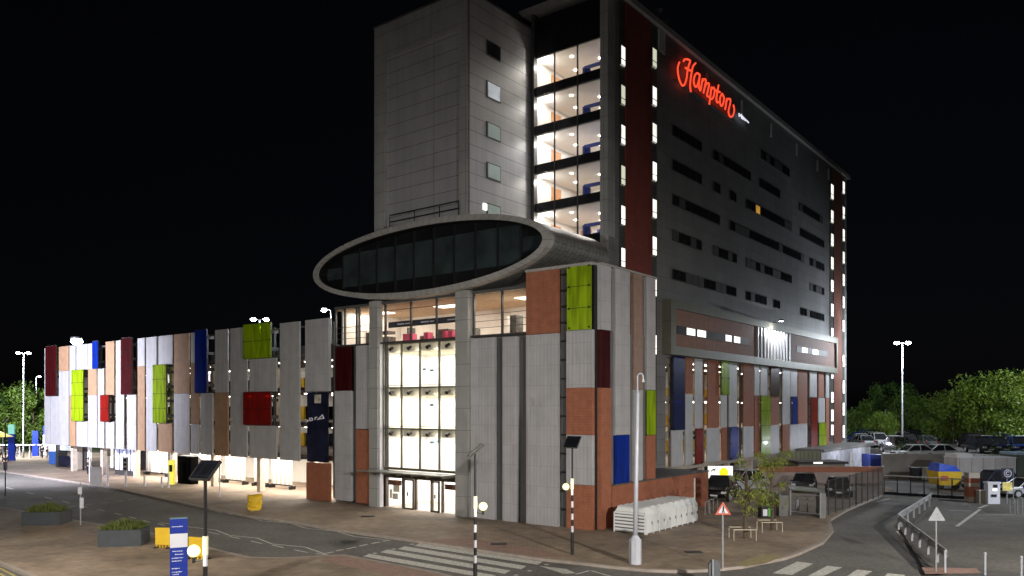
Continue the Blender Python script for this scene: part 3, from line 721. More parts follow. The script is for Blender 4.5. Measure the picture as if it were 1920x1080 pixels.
for x0, x1, z0, z1 in ((733, 735, .1, 1.2), (757, 771, .1, .55), (787, 810, .1, .9), (838, 842, .1, 1.1), (846, 858, .1, .8), (655, 662, .1, 1.1), (676, 698, .1, .7), (677, 697, .9, 1.1), (927, 939, .1, 1.4)):
    ck.pbox(PL, PL.s(x0), PL.s(x1), ZA+z0, ZA+z1, -1.5, -2.2)
ck.each('equipment', mat('grey_equipment', (.13, .13, .12), .5, .2, .5, 4), lb)
hi = MB()
for x0, x1, z0, z1 in ((632, 640, .2, 2.0), (651, 655, .2, 2.2), (948, 960, .2, 1.3), (905, 918, .2, 1.5)): hi.pbox(PL, PL.s(x0), PL.s(x1), ZA+z0, ZA+z1, -2.4, -3)
hi.each('white_cabinet', M_white, lb)
for x0, x1, W_ in ((632, 698, 130), (724, 858, 150), (890, 987, 170)):
    a, b = sx(x1), sx(x0); area(PL.pt((a+b)/2, ZR-.14, -2.6), b-a-.4, 3, W_*2.3, (1, .88, .74), RZL, 'upper_light')
    m_ = MB(); m_.pbox(PL, a+.3*(b-a), b-.35*(b-a), ZR-.17, ZR-.12, -2.2, -3.2); m_.build('ceiling_light_panel', E_win, lb)

# ---- oval lounge
PO = PL.shift(1.0)
so0, so1 = PO.s(1031), PO.s(586.5); oc = (so0+so1)/2; oa = (so1-so0)/2; oz = 16.2; ob_ = 2.38; rimA, rimB = .52, .36
NS = 96
def el(k, da=0., db=0., off=0.):
    t = 2*PI*k/NS; return PO.pt(oc+(oa-da)*math.cos(t), oz+(ob_-db)*math.sin(t), off)
rim = MB(); rev = MB(); tubem = MB(); al = [0]
for k in range(NS): al.append(al[-1]+(el(k+1)-el(k)).length)
for k in range(NS):
    u0, u1 = al[k], al[k+1]
    rim.add([el(k), el(k+1), el(k+1, rimA, rimB), el(k, rimA, rimB)], [(3, 2, 1, 0)], [[(u0, .45), (u1, .45), (u1, 0.05), (u0, 0.05)]])
    rim.add([el(k, rimA, rimB), el(k+1, rimA, rimB), el(k+1, rimA, rimB, -.12), el(k, rimA, rimB, -.12)], [(3, 2, 1, 0)], [[(u0, .2), (u1, .2), (u1, 0), (u0, 0)]])
    rev.add([el(k, rimA, rimB, -.12), el(k+1, rimA, rimB, -.12), el(k+1, rimA, rimB, -.8), el(k, rimA, rimB, -.8)], [(3, 2, 1, 0)])
    rim.add([el(k), el(k+1), el(k+1, 0, 0, -.5), el(k, 0, 0, -.5)], [(0, 1, 2, 3)], [[(u0, 0), (u1, 0), (u1, .5), (u0, .5)]])
    tubem.add([el(k, 0, 0, -.5), el(k+1, 0, 0, -.5), el(k+1, 0, 0, -6.3), el(k, 0, 0, -6.3)], [(0, 1, 2, 3)], [[(u0, 0), (u1, 0), (u1, 5.8), (u0, 5.8)]])
rim.build('oval_rim', M_ring, lb); rev.build('oval_reveal', M_ovaldark, lb); tubem.build('oval_roof', M_tube, lb)
dsk = MB(); dsk.add([el(k, rimA-.01, rimB-.01, -.78) for k in range(NS)], [tuple(reversed(range(NS)))]); dsk.build('oval_backing', M_ovaldark, lb)
dsk = MB(); dsk.add([el(k, 0, 0, -6.3) for k in range(NS)], [tuple(range(NS))]); dsk.build('oval_rear_wall', M_clad, lb)
gl = MB(); mu = MB()
n = 11
for k in range(n):
    a = oc-oa*.93+(oa*1.86)*k/n; b = a+oa*1.86/n; mid = max(abs(a-oc), abs(b-oc))
    hh = (ob_-rimB)*math.sqrt(max(0, 1-(mid/(oa-rimA))**2))
    if hh > .35:
        gl.pbox(PO, a+.05, b-.05, oz-min(1.05, hh), oz+min(1.25, hh), -.72, -.68)
    for e_ in (a,):
        h2 = (ob_-rimB)*math.sqrt(max(0, 1-((e_-oc)/(oa-rimA))**2))
        if h2 > .2: mu.pbox(PO, e_-.04, e_+.04, oz-h2+.05, oz+h2-.05, -.76, -.6)
gl.each('oval_glazing', M_ovalglass, lb); mu.each('oval_mullion', M_dark, lb)
# filler between oval and block roof, and the flat roof railing by the tower
MB().pbox(PL, sx(1050), sx(700), 14.0, 14.9, -1.5, -6.4).build('oval_support', M_groove, lb)
rr = MB()
Pq = TL.shift(.25)
for x in (731, 777, 824, 860): rr.cyl(Pq.pt(Pq.s(x), 17.5), Pq.pt(Pq.s(x), Pq.z(x, 404-(x-731)*.19)), .035, .035, 6)
for dz in (0, -.45): rr.tube([Pq.pt(Pq.s(731), Pq.z(731, 404)+dz), Pq.pt(Pq.s(860), Pq.z(731, 404)+dz)], .035, 6)
rr.build('roof_railing', M_dark, lb)

# ================================================================ HOTEL
ht = root('hotel_building', PH.pt(27, ZP), 'tall grey hotel tower with glazed corner and red script sign', 'hotel')
HT = 33.9
# stair tower
stw = TL.s(703); tz = 33.0
MB().pbox(TL, .02, stw-.02, 15.2, tz, -.2, -14.3).build('tower_wall', M_clad, ht)
MB().pbox(TR, .0, 6.63, 15.2, tz+.02, -.2, .0).build('tower_wall', M_clad, ht)
fb = MB(); si0, si1 = TL.s(862), TL.s(722)
fb.pbox(TL, 0, si0, 15.2, tz+.02, -.19, .06); fb.pbox(TL, si1, stw, 15.2, tz+.02, -.19, .06); fb.pbox(TL, si0, si1, tz-2.2, tz+.02, -.19, .06)
fb.each('tower_border', M_pillar, ht)
MB().pbox(TL, -.05, stw+.05, tz+.025, tz+.12, .12, -14.4).build('tower_coping', M_groove, ht)
for y0, y1, lit in ((82, 110, 0), (157, 188, 1), (233, 262, 2), (308, 338, 2), (384, 412, 2)):
    z0, z1 = TR.z(925, y1), TR.z(925, y0)
    w_ = MB().pbox(TR, TR.s(912), TR.s(938), z0, z1, .005, .05).build('window', M_frame, ht)
    mm = [M_darkglass, emit('tower_window_bright', (.75, .85, 1), .55, .8, 1.5), emit('tower_window_dim', (.35, .45, .42), .22, .7, 1.5)][lit]
    MB().pbox(TR, TR.s(914), TR.s(936.5), z0+.07, z1-.07, .055, .07).each('pane', mm, w_)
MB().pbox(TR, TR.s(905), TR.s(911), TR.z(908, 394), TR.z(908, 382), .01, .12).build('wall_lamp', E_white, ht)
# glazed corner bay
bw_ = PG.s(998)
DB = 8.0
MB().pbox(PG, .0, bw_, ZP, 17.9, -.1, -DB).build('bay_base', M_clad2, ht)
# pillar and side wall
MB().pbox(PG, .02, PG.s(1125), 13, HT, .0, -.9).build('corner_pillar', M_pillar, ht)
MB().pbox(PH, .9, 8.0, 17.9, HT, -.4, .0).build('side_wall', M_clad2, ht)
MB().pbox(PG, PG.s(1003), bw_, 14, HT, .1, -.3).build('bay_jamb', M_frame, ht)
zf = [28.85-2.67*i for i in range(5)]
sl0, sl1 = PG.s(1125)+.01, bw_-.02
f_ = MB()
for z in zf: f_.pbox(PG, sl0, PG.s(1003), z-.6, z, .0, -6.0)
f_.pbox(PG, sl0, PG.s(1003), zf[0]+2.07, HT-.3, -.05, -.3); f_.pbox(PG, sl0, bw_, zf[0]+2.15, zf[0]+2.4, -.3, -6)
f_.each('bay_spandrel', mat('black_spandrel', (.015, .015, .017), .25, 0, .2, 1), ht)
bk = MB(); bk.pbox(PG, .42, bw_, 17.9, zf[0]+2.1, -5.6, -5.8); bk.pbox(PG, bw_-.06, bw_-.01, 17.9, zf[0]+2.1, -.35, -5.6)
bk.each('corridor_wall', M_room, ht)
cc = MB(); ff = MB(); dn = MB(); dd = MB(); bf = MB()
for i, z in enumerate(zf):
    cc.pbox(PG, sl0, bw_-.08, z+2.0, z+2.06, -.12, -5.6)
    ff.pbox(PG, sl0, bw_-.08, z+.005, z+.03, -.12, -5.6)
    for sx_, oy in ((1., -1.), (2.2, -2.6), (3.6, -1.2), (4.6, -3.2), (5.4, -1.0), (1.4, -4.2), (3.2, -4.4)):
        p = PG.pt(sx_, z+1.99, oy); dn.cyl(p-Vector((0, 0, .03)), p, .10, .10, 10)
    dd.pbox(PG, bw_-.3-1.0, bw_-.3-.1, z+.03, z+1.75, -5.5, -5.58)
    dd.pbox(PG, bw_-.065, bw_-.10, z+.03, z+1.7, -2.2, -3.4)
    bf.pbox(PG, sl0+.15, sl0+2.0, z+.82, z+1.05, -1.2, -1.3); bf.pbox(PG, sl0+1.55, sl0+2.0, z+.03, z+.8, -1.25, -1.35); bf.pbox(PG, sl0+.15, sl0+.5, z+.03, z+.8, -1.25, -1.35); bf.pbox(PG, sl0+.1, sl0+.25, z+.03, z+.95, -1.1, -1.4); bf.pbox(PG, sl0+1.9, sl0+2.05, z+.03, z+.95, -1.1, -1.4)
    if i % 2 == 0: bf.pbox(PG, sl0+.4, sl0+1.7, z+.03, z+.5, -1.8, -2.6); bf.pbox(PG, sl0+.4, sl0+1.7, z+.5, z+.85, -2.4, -2.6)
    else: bf.pbox(PG, sl0+.3, sl0+1.3, z+.03, z+.65, -2., -3.)
    area(PG.pt((sl0+bw_)/2, z+1.93, -2.6), bw_-sl0-1.0, 4.2, (190, 150, 230, 170, 200)[i], ((1, .93, .84), (1, .95, .9), (.95, .96, 1), (1, .96, .92), (1, .94, .9))[i], RZL, 'corridor_light')
for z in zf: point(PG.pt(bw_-.75, z+1.65, -.55), 80, (1, .95, .85), .08, 'corridor_spot')
cc.each('corridor_ceiling', M_white, ht); ff.each('corridor_floor', M_roomfloor, ht); dn.each('downlight', E_down, ht)
dd.each('corridor_door', M_door, ht); bf.each('corridor_furniture', M_blue, ht)
m_ = MB()
for x in (1040, 1083): m_.pbox(PG, PG.s(x)-.05, PG.s(x)+.05, 16.5, zf[0]+2.07, -.04, .03)
m_.each('bay_mullion', M_frame, ht)
for z in zf: MB().pbox(PG, sl0, PG.s(1003), z+.01, z+2.06, -.03, -.015).build('bay_glazing', G_clear, ht)
# main body
s5 = PH.s(1240); s6 = PH.s(1548); se = PH.s(1587)
MB().pbox(PH, 8.0, se, 10.45, HT, .0, -16).build('main_wall', M_clad2, ht)
MB().pbox(PH, 1., s5+.7, ZP, 17.85, -.02, -.4).build('main_wall', M_clad2, ht)
MB().pbox(PH, s5+.3, s5+.7, ZP, 10.44, -.41, -16).build('main_wall', M_clad2, ht)
MB().pbox(PH, s6, se, ZP, 10.44, .0, -16).build('main_wall', M_clad2, ht)
MB().pbox(PH, -.4, se+.6, HT, HT+.4, .3, -16.3).build('roof', mat('roof_plate', (.30, .29, .28), .6), ht)
for x0, x1, y0 in ((1171.5, 1220, 0), (1562.5, 1577, 0)):
    MB().pbox(PH, PH.s(x0), PH.s(x1), ZP+(14 if x0 < 1300 else 0), HT-.1, .005, .07).build('red_cladding', M_redbrick if x0 < 1300 else mat('brown_red_cladding', (.16, .055, .035), .7, 0, .12, 2, .2, kind='joint', p=(1.2, .3, .012, .5, .7, .9)), ht)
for x0, x1 in ((1160.5, 1171), (1220.5, 1230.5), (1555, 1562), (1577.5, 1583)):
    MB().pbox(PH, PH.s(x0), PH.s(x1), 3 if x0 > 1200 else 12, HT-.1, .003, .03).build('window_strip', mat('strip_dark', (.09, .09, .08), .4, .2, .2, 1), ht)
def strips(x0, x1, ys, hts, dim=()):
    for i, y in enumerate(ys):
        xm = (x0+x1)/2; z1 = PH.z(xm, y); z0 = PH.z(xm, y+hts[i] if isinstance(hts, list) else y+hts)
        lw_ = MB().pbox(PH, PH.s(x0), PH.s(x1), z0, z1, .04, .09).build('lit_window', E_win2 if i in dim else E_win, ht)
        fw = MB(); a_, b_ = PH.s(x0), PH.s(x1)
        for e_ in (a_, b_): fw.pbox(PH, e_-.03, e_+.03, z0-.03, z1+.03, .02, .13)
        for e_ in (z0, z1, z0+(z1-z0)*.3): fw.pbox(PH, a_+.03, b_-.03, e_-.02, e_+.02, .092, .12)
        fw.build('frame', M_frame, lw_)
strips(1161.5, 1170.5, [87, 160.5, 235, 311, 386, 465], 36, (1, 3))
strips(1220.5, 1229.5, [91.5, 163, 232, 304, 374, 444], 35, (0,))
strips(1223.5, 1229.5, [519, 628], 37)
strips(1556, 1561.5, [346, 394.6, 438.4, 482, 525, 569.5, 615, 702, 735, 768, 796], [27, 23, 23, 23, 22, 24, 22, 8, 20, 22, 20])
strips(1578, 1582.5, [340.7, 388, 430, 472, 514, 556, 600, 666, 713, 755, 797], [22, 22, 22, 22, 22, 22, 22, 22, 25, 24, 24])
# dark window bands
WR = random.Random(4)
def wband(xa, xb, yref, xref, h=21, blinds=(), lit=None):
    z1 = PH.z(xref, yref); z0 = z1-h*(PH.p.y+PH.s(1260)*PH.u.y)/F
    a, b = PH.s(xa), PH.s(xb)
    w_ = MB().pbox(PH, a, b, z0, z1, .005, .045).build('window', M_frame, ht)
    n = max(1, round((b-a)/1.05)); dk_ = MB(); bl = MB(); li = MB()
    for k in range(n):
        q0 = a+(b-a)*k/n+.05; q1 = a+(b-a)*(k+1)/n-.05
        t = li if lit is not None and k == lit else (bl if (k in blinds or WR.random() < .16) else dk_)
        t.pbox(PH, q0, q1, z0+.06, z1-.06, .05, .06)
    if dk_.f: dk_.each('pane', M_darkglass, w_)
    if bl.f: bl.each('pane', M_blind, w_)
    if li.f: li.each('pane', emit('orange_room', (1, .5, .08), .5, .6, 2), w_)
rows = {165: [(1427, 1480)], 233: [(1260, 1315), (1337, 1407), (1424, 1462), (1498, 1542)], 298: [(1260, 1315), (1338, 1350), (1368, 1380), (1399, 1484), (1500, 1545)],
        363: [(1260, 1349), (1368, 1507), (1518, 1545)], 430: [(1260, 1315), (1337, 1381), (1399, 1484), (1518, 1545)], 503: [(1260, 1380), (1399, 1437), (1450, 1462), (1500, 1545)]}
for y, sp in rows.items():
    for j, (a, b) in enumerate(sp):
        wband(a, b, y, 1260, 21, ((1,) if y in (363,) else (0, 3) if y == 430 else (4,) if y == 503 and j == 0 else ()), 2 if (y == 298 and j == 3) else None)
# roof-edge fittings
mm_ = MB()
for x in (1240, 1325, 1390, 1445, 1493, 1532, 1553):
    s = PH.s(x); w__ = .35 if x > 1300 else 1.0
    mm_.pbox(PH, s-w__/2, s+w__/2, HT-1.75 if x > 1300 else HT-1.6, HT-.55 if x > 1300 else HT-.1, .01, .08)
mm_.each('facade_vent', mat('light_vent', (.55, .55, .56), .5), ht)
tp = MB()
for x, h in ((1240, .9), (1252, .5)):
    p = PH.pt(PH.s(x), HT+.45, -.3); tp.cyl(p, p+Vector((0, 0, h)), .12, .12, 8); tp.box(p.x-.3, p.x+.3, p.y-.2, p.y+.2, p.z+h, p.z+h+.2)
tp.build('roof_equipment', M_steel, ht)
# red script sign
def sgp(X, Y, o=.3): x = 1240+X/6.75; y = 90+Y/6.75; return PH.pt(PH.s(x), PH.z(x, y), o)
def smooth_path(pts, n=5):
    P_ = [pts[0]]+pts+[pts[-1]]; out = []
    for i in range(1, len(P_)-2):
        for k in range(n):
            t = k/n; a, b, c, d = [Vector(P_[i+j]) for j in (-1, 0, 1, 2)]
            out.append(.5*((2*b)+(c-a)*t+(2*a-5*b+4*c-d)*t*t+(3*b-a-3*c+d)*t**3))
    out.append(Vector(pts[-1])); return out
strokes = [
 [(235, 182), (245, 160), (275, 155), (318, 176), (300, 235), (284, 315), (272, 400), (252, 465), (222, 490), (190, 440), (168, 360), (160, 280), (168, 230), (182, 195)],
 [(388, 205), (355, 245), (338, 320), (325, 410), (318, 490), (328, 570)], [(258, 262), (298, 288), (345, 305)],
 [(440, 352), (405, 330), (375, 370), (364, 435), (378, 492), (402, 498), (428, 430), (441, 355)], [(441, 355), (433, 430), (428, 500), (448, 550)],
 [(478, 400), (463, 480), (449, 555)], [(470, 440), (500, 405), (518, 425), (505, 500), (488, 580)], [(512, 480), (545, 455), (560, 475), (545, 550), (532, 610), (552, 628)],
 [(590, 505), (578, 600), (562, 722)], [(585, 540), (612, 512), (630, 540), (622, 610), (598, 655), (576, 655)],
 [(680, 480), (666, 560), (652, 650), (662, 700), (680, 695)], [(645, 548), (700, 572)],
 [(725, 588), (702, 635), (698, 700), (716, 745), (740, 710), (748, 640), (725, 588)],
 [(785, 648), (775, 720), (764, 788)], [(778, 690), (808, 652), (832, 672), (822, 740), (806, 810), (816, 862), (842, 882), (870, 848), (880, 790), (868, 728)]]
sg = MB(); 
for st in strokes:
    pts = [sgp(p.x, p.y) for p in smooth_path([Vector((a, b)) for a, b in st], 4)]; sg.tube(pts, .072, 6)
sgo = sg.build('script_sign', E_red, ht, smooth=True); sgo['label'] = 'glowing red script lettering reading Hampton'
sm_ = MB()
for q in [((940, 835), (945, 880)), ((968, 845), (975, 905)), ((952, 862), (972, 870)), ((985, 868), (990, 915)), ((1000, 885), (1010, 925)), ((1022, 905), (1028, 935)), ((1040, 930), (1062, 955))]:
    sm_.tube([sgp(*q[0]), sgp(*q[1])], .055, 6)
sm_.build('small_sign', emit('white_neon', (.85, .87, 1), .9), ht)
bz = MB(); bz.pbox(PH, PH.s(1262), PH.s(1380), PH.z(1262, 150), PH.z(1262, 150)+.06, .01, .2); bz.build('sign_rail', M_groove, ht)
# projecting box
OB = .7; bx0, bx1 = PH.s(1241.5), PH.s(1563)*.985; PHb = PH.shift(OB)
bzt, bzb = PH.z(1243.8, 562), PH.z(1241.6, 664.7)
bx = MB(); ti = .62
bx.pbox(PH, bx0, bx1, bzt-ti, bzt, .002, OB); bx.pbox(PH, bx0, bx1, bzb, bzb+ti, .002, OB); bx.pbox(PH, bx0, bx0+.8, bzb+ti, bzt-ti, .002, OB); bx.pbox(PH, bx1-.5, bx1, bzb+ti, bzt-ti, .002, OB)
bxo = bx.build('projecting_bay', M_olive, ht)
l0, l1 = PHb.s(1421), PHb.s(1486)
b2 = MB(); b2.pbox(PH, bx0+.8, l0, bzb+ti, bzt-ti, .002, OB-.22); b2.pbox(PH, l1, bx1-.5, bzb+ti, bzt-ti, .002, OB-.22)
b2.each('bay_cladding', M_boxbrick, bxo)
MB().pbox(PH, l0, l1, bzb+ti, bzt-ti, .002, .15).build('louvre_back', M_groove, bxo)
lv = MB()
for k in range(11): s = l0+(l1-l0)*(k+.5)/11; lv.pbox(PH, s-.13, s+.13, bzb+ti, bzt-ti, .2, OB-.1)
lv.each('louvre_fin', M_ribw, bxo)
Pw = PH.shift(OB-.2)
def bwin(xa, xb, litx, yref=613, xr=1285):
    z1 = Pw.z(xr, yref); z0 = z1-.62
    MB().pbox(Pw, Pw.s(xa), Pw.s(xb), z0, z1, -.015, .02).build('window', mat('matt_dark_window', (.02, .02, .022), .6), bxo)
    for a, b in litx: MB().pbox(Pw, Pw.s(a)+.1, Pw.s(b)-.1, z0+.06, z1-.04, .025, .035).build('lit_pane', E_win, bxo)
bwin(1269, 1405, [(1286, 1304), (1306, 1324), (1359, 1372), (1375, 1388)])
bwin(1493, 1551, [(1503, 1514), (1523, 1534)], 651, 1508)
fl = root('flood_light', PHb.pt(PHb.s(1445), bzt+.05, .4), 'small bright floodlight above the white louvres of the hotel bay', 'floodlight')
c0 = PHb.pt(PHb.s(1446), bzt+.05, .9)
MB().box(c0.x-.18, c0.x+.18, c0.y-.1, c0.y+.1, c0.z, c0.z+.18).build('lamp_housing', M_groove, fl)
MB().box(c0.x-.15, c0.x+.15, c0.y-.08, c0.y+.08, c0.z-.03, c0.z-.002).build('lamp_lens', E_lamp, fl)
MB().tube([PH.pt(PH.s(1446), bzt+.1, .01), c0+Vector((0, 0, .1))], .03, 6).build('arm', M_groove, fl)
point(PHb.pt(PHb.s(1446), bzt-.8, .4), 160, (.95, .97, 1), .03, 'flood_beam')
area(PH.pt((PHb.s(1421)+PHb.s(1486))/2, bzt-.68, OB+.02), 5.5, .1, 330, (.95, .97, 1), RZR, 'louvre_fill')  # added strip of light with no fitting, brightens the louvre fins
# screens below the box
zs1, zs0 = bzb-.05, 2.45; q3 = (zs1-zs0)/3
PS = PH.shift(.15)
def hs(x0, x1, a, b, m): screen(PS, x0, x1, zs1-b*q3, zs1-a*q3, m, 'screen_panel', ht, 0, .1)
for it in [(1257, 1278, 2, 3, W), (1283, 1297, 0, 1, M_brick), (1283, 1297, 1, 3, W), (1301, 1315, 0, 2, W), (1325, 1346, 0, 2, M_brick), (1324, 1347, 2, 3, W),
           (1350, 1361, 1, 2, W), (1352, 1361, 2, 3, M_brick), (1366, 1380, 0, 2, W), (1392, 1411, 0, 2, M_brick), (1392, 1411, 2, 3, W), (1413, 1422, 0, 1, W), (1413, 1422, 1, 3, M_brick),
           (1425, 1439, 0, 1, W), (1443, 1459, 1, 2, M_brick), (1441, 1459, 2, 3, W), (1466, 1480, 0, 2, W), (1466, 1478, 2, 3, M_brick), (1481, 1493, 0, 1, W), (1480, 1493, 2, 3, W),
           (1495, 1512, 0, 2, M_brick), (1493, 1512, 2, 3, W), (1517, 1530, 0, 1, W), (1533, 1543, 0, 1, M_brick), (1533, 1545, 1, 2, W), (1547, 1553, 0, 1, W), (1547, 1553, 1, 3, M_brick)]: hs(*it)
for x0, x1, a, b, m in [(1257, 1279, 0, 2, G_navy), (1300, 1313, 2, 3, G_red), (1348, 1363, 0, 1, G_lime), (1365, 1380, 2, 3, G_blue), (1423, 1440, 1, 3, G_lime),
                        (1441, 1457, 0, 1, G_dred), (1481, 1491, 1, 2, G_blue), (1517, 1529, 1, 3, G_red), (1532, 1545, 2, 3, G_lime)]:
    gbox(PS, x0, x1, zs1-b*q3, zs1-a*q3, m, ht, .12, .12)
hd = [2.1, 4.7, 7.35]
d_ = MB()
for z in hd: d_.pbox(PH, s5+.75, s6-.05, z, z+.3, -.1, -14)
d_.each('deck_slab', M_slab, ht)
c_ = MB(); s = s5+3
while s < s6: c_.pbox(PH, s-.2, s+.2, ZP, 10.4, -.5, -.9); c_.pbox(PH, s-.2, s+.2, ZP, 10.4, -8, -8.4); s += 5.2
c_.each('deck_column', MATS['column_paint'], ht)
b_ = MB(); y_ = MB()
for z, h in ((2.4, 2.3), (5., 2.35), (7.65, 2.7)): b_.pbox(PH, s5+.8, s6-.1, z+1.1, z+h, -10, -10.2); y_.pbox(PH, s5+.8, s6-.1, z, z+1.1, -10, -10.2)
b_.each('deck_wall', M_white, ht); y_.each('deck_dado', M_yel, ht)
f_ = MB(); s = s5+1.5
while s < s6: f_.pbox(PH, s-.05, s+.05, zs0, zs1, -.05, .1); s += 2.6
f_.build('screen_frame', M_groove, ht)
t_ = MB(); s = s5+2
while s < s6-2:
    for z in (4.7, 7.35, 10.44): t_.pbox(PH, s, s+1.2, z-.12, z-.05, -1.8, -1.95); t_.pbox(PH, s, s+1.2, z-.12, z-.05, -6, -6.15)
    s += 3.1
t_.each('deck_light_tube', E_tube, ht)
for z in (4.7, 7.35, 10.44): area(PH.pt((s5+s6)/2, z-.2, -4), s6-s5-3, 5, 430, (1, .9, .76), RZR, 'deck_light')
area(PH.pt((s5+s6)/2, 2.0, -3), s6-s5-6, 4, 130, (1, .93, .85), RZR, 'undercroft_light')
MB().pbox(PH, s5+6, s6-.1, ZP, 2.05, -9, -9.2).build('undercroft_wall', mat('undercroft_paint', (.3, .26, .22), .8, 0, .3, 1), ht)
# ================================================================ STREET FURNITURE
def lamp_post(loc, h, heads, lab, W, col=(.82, .9, 1.), arm=.7, head_r=.14, up=None, rz=0., grp=None, strength=None, nm='street_lamp'):
    r = root(nm, loc, lab, 'street lamp', grp)
    x, y, z = loc
    MB().tube([(x, y, z), (x, y, z+1.2), (x, y, z+1.25), (x, y, z+h)], [.13, .13, .09, .055], 10).build('pole', M_steel, r, smooth=True)
    d = Vector((math.cos(rz), math.sin(rz), 0))
    for sg_ in heads:
        e = Vector((x, y, z+h))+d*sg_*arm
        MB().tube([(x, y, z+h-.05), e+Vector((0, 0, .05))], .035, 6).build('arm', M_steel, r)
        MB().ball(e+Vector((0, 0, head_r*.6))+d*sg_*.2, head_r*1.15, 10, 6, .35).build('lamp_head', M_steel, r)
        MB().ball(e+Vector((0, 0, -.02))+d*sg_*.2, head_r*1.1, 10, 6, .6).build('lamp_lens', E_lamp if strength is None else strength, r)
        if W: point(e+Vector((0, 0, -.35))+d*sg_*.2, W/len(heads), col, .12)
    return r
def pz(x, y, D, zb):   # x px, top px, depth, base height -> loc, height
    p = at(x, y, D); return (p.x, p.y, zb), p.z-zb
loc, h = pz(1692, 643, 90, TZ); lamp_post(loc, h, (-1, 1), 'tall twin-headed white street lamp in front of the trees on the right', 6000, head_r=.26, arm=.45)
loc, h = pz(44, 662, 105, ZP); lamp_post(loc, h, (-1, 1), 'twin-headed street lamp left of the car park, taller of the two there', 7000, arm=.5, head_r=.22)
loc, h = pz(68, 706, 170, .05); lamp_post(loc, h, (1,), 'small distant single street lamp just left of the car park', 3000, arm=.5, head_r=.25)
dk0 = ZD[3]+.35
for x, y, hd_, lab, hr, W_ in ((143, 640, (0.1,), 'very bright deck lamp above the far left end of the car park', .55, 3500), (487, 599, (-1, 1), 'twin lamp on the car park roof above the lime glass panel', .2, 500), (621, 581, (-1,), 'single lamp on the car park roof beside the oval lounge', .2, 400)):
    q = PL.shift(-2.5); s = q.s(x); p = q.pt(s, dk0); zt_ = q.z(x, y)
    lamp_post(tuple(p), zt_-dk0, hd_, lab, W_, arm=.35, head_r=hr)
lamp_post(tuple(gp(1600, 815, TZ)), 3.6, (1,), 'thin distant lamp post right beside the hotel edge', 0, arm=.2, head_r=.05, strength=M_steel)
lamp_post((gp(1660, 826, TZ).x, gp(1660, 826, TZ).y, TZ), 4.6, (1,), 'slim grey post among the parked cars left of the tall lamp', 0, arm=.2, head_r=.05, strength=M_steel)

# street lamps out of frame for the square, plus two added to brighten trees
def offlamp(loc, tgt, W, ang, lab, col=(1, .95, .88)):
    x, y, z = loc
    r = root('street_lamp', (x, y, 0), lab, 'street lamp')
    MB().tube([(x, y, 0), (x, y, z+.3)], [.11, .06], 8).build('pole', M_steel, r)
    MB().box(x-.3, x+.3, y-.2, y+.2, z+.3, z+.45).build('lamp_head', M_steel, r)
    spot((x, y, z), tgt, W, ang, 1., col)
offlamp((17, 4, 10.5), (4, 34, -7), 68000, 103, 'street lamp behind the camera on the right')
offlamp((-17, 7, 10.5), (-10, 40, 1), 25000, 104, 'street lamp behind the camera on the left')
offlamp((-52, 60, 10), (-44, 84, 7), 105000, 120, 'street lamp left of the view', (.84, .84, 1))
offlamp((35, 120, 9), (50, 124, 4), 8000, 140, 'unseen lamp added behind the hotel to brighten the trees', (.95, .98, 1))  # added lamp, hidden by the hotel, lifts the dark trees behind the far cars
offlamp((47, 44, 10), (30, 62, -12), 22000, 112, 'street lamp right of the view', (.88, .93, 1))
offlamp((70, 84, 13), (42, 116, 0), 26000, 130, 'car park lamp right of the view', (.9, .95, 1))
offlamp((-23, 27, 10), (-16, 44, -3), 6500, 124, 'street lamp left of the view near the planters', (1, .92, .82))
offlamp((29, 30, 10), (14, 42, -3), 9000, 124, 'street lamp right of the view near the crossing', (1, .95, .88))
offlamp((-72, 98, 11), (-62, 130, 3), 70000, 150, 'unseen lamp added to brighten the trees at far left', (.95, .98, 1))  # added lamp out of view, only there to brighten the left trees
# light on the white outbuilding

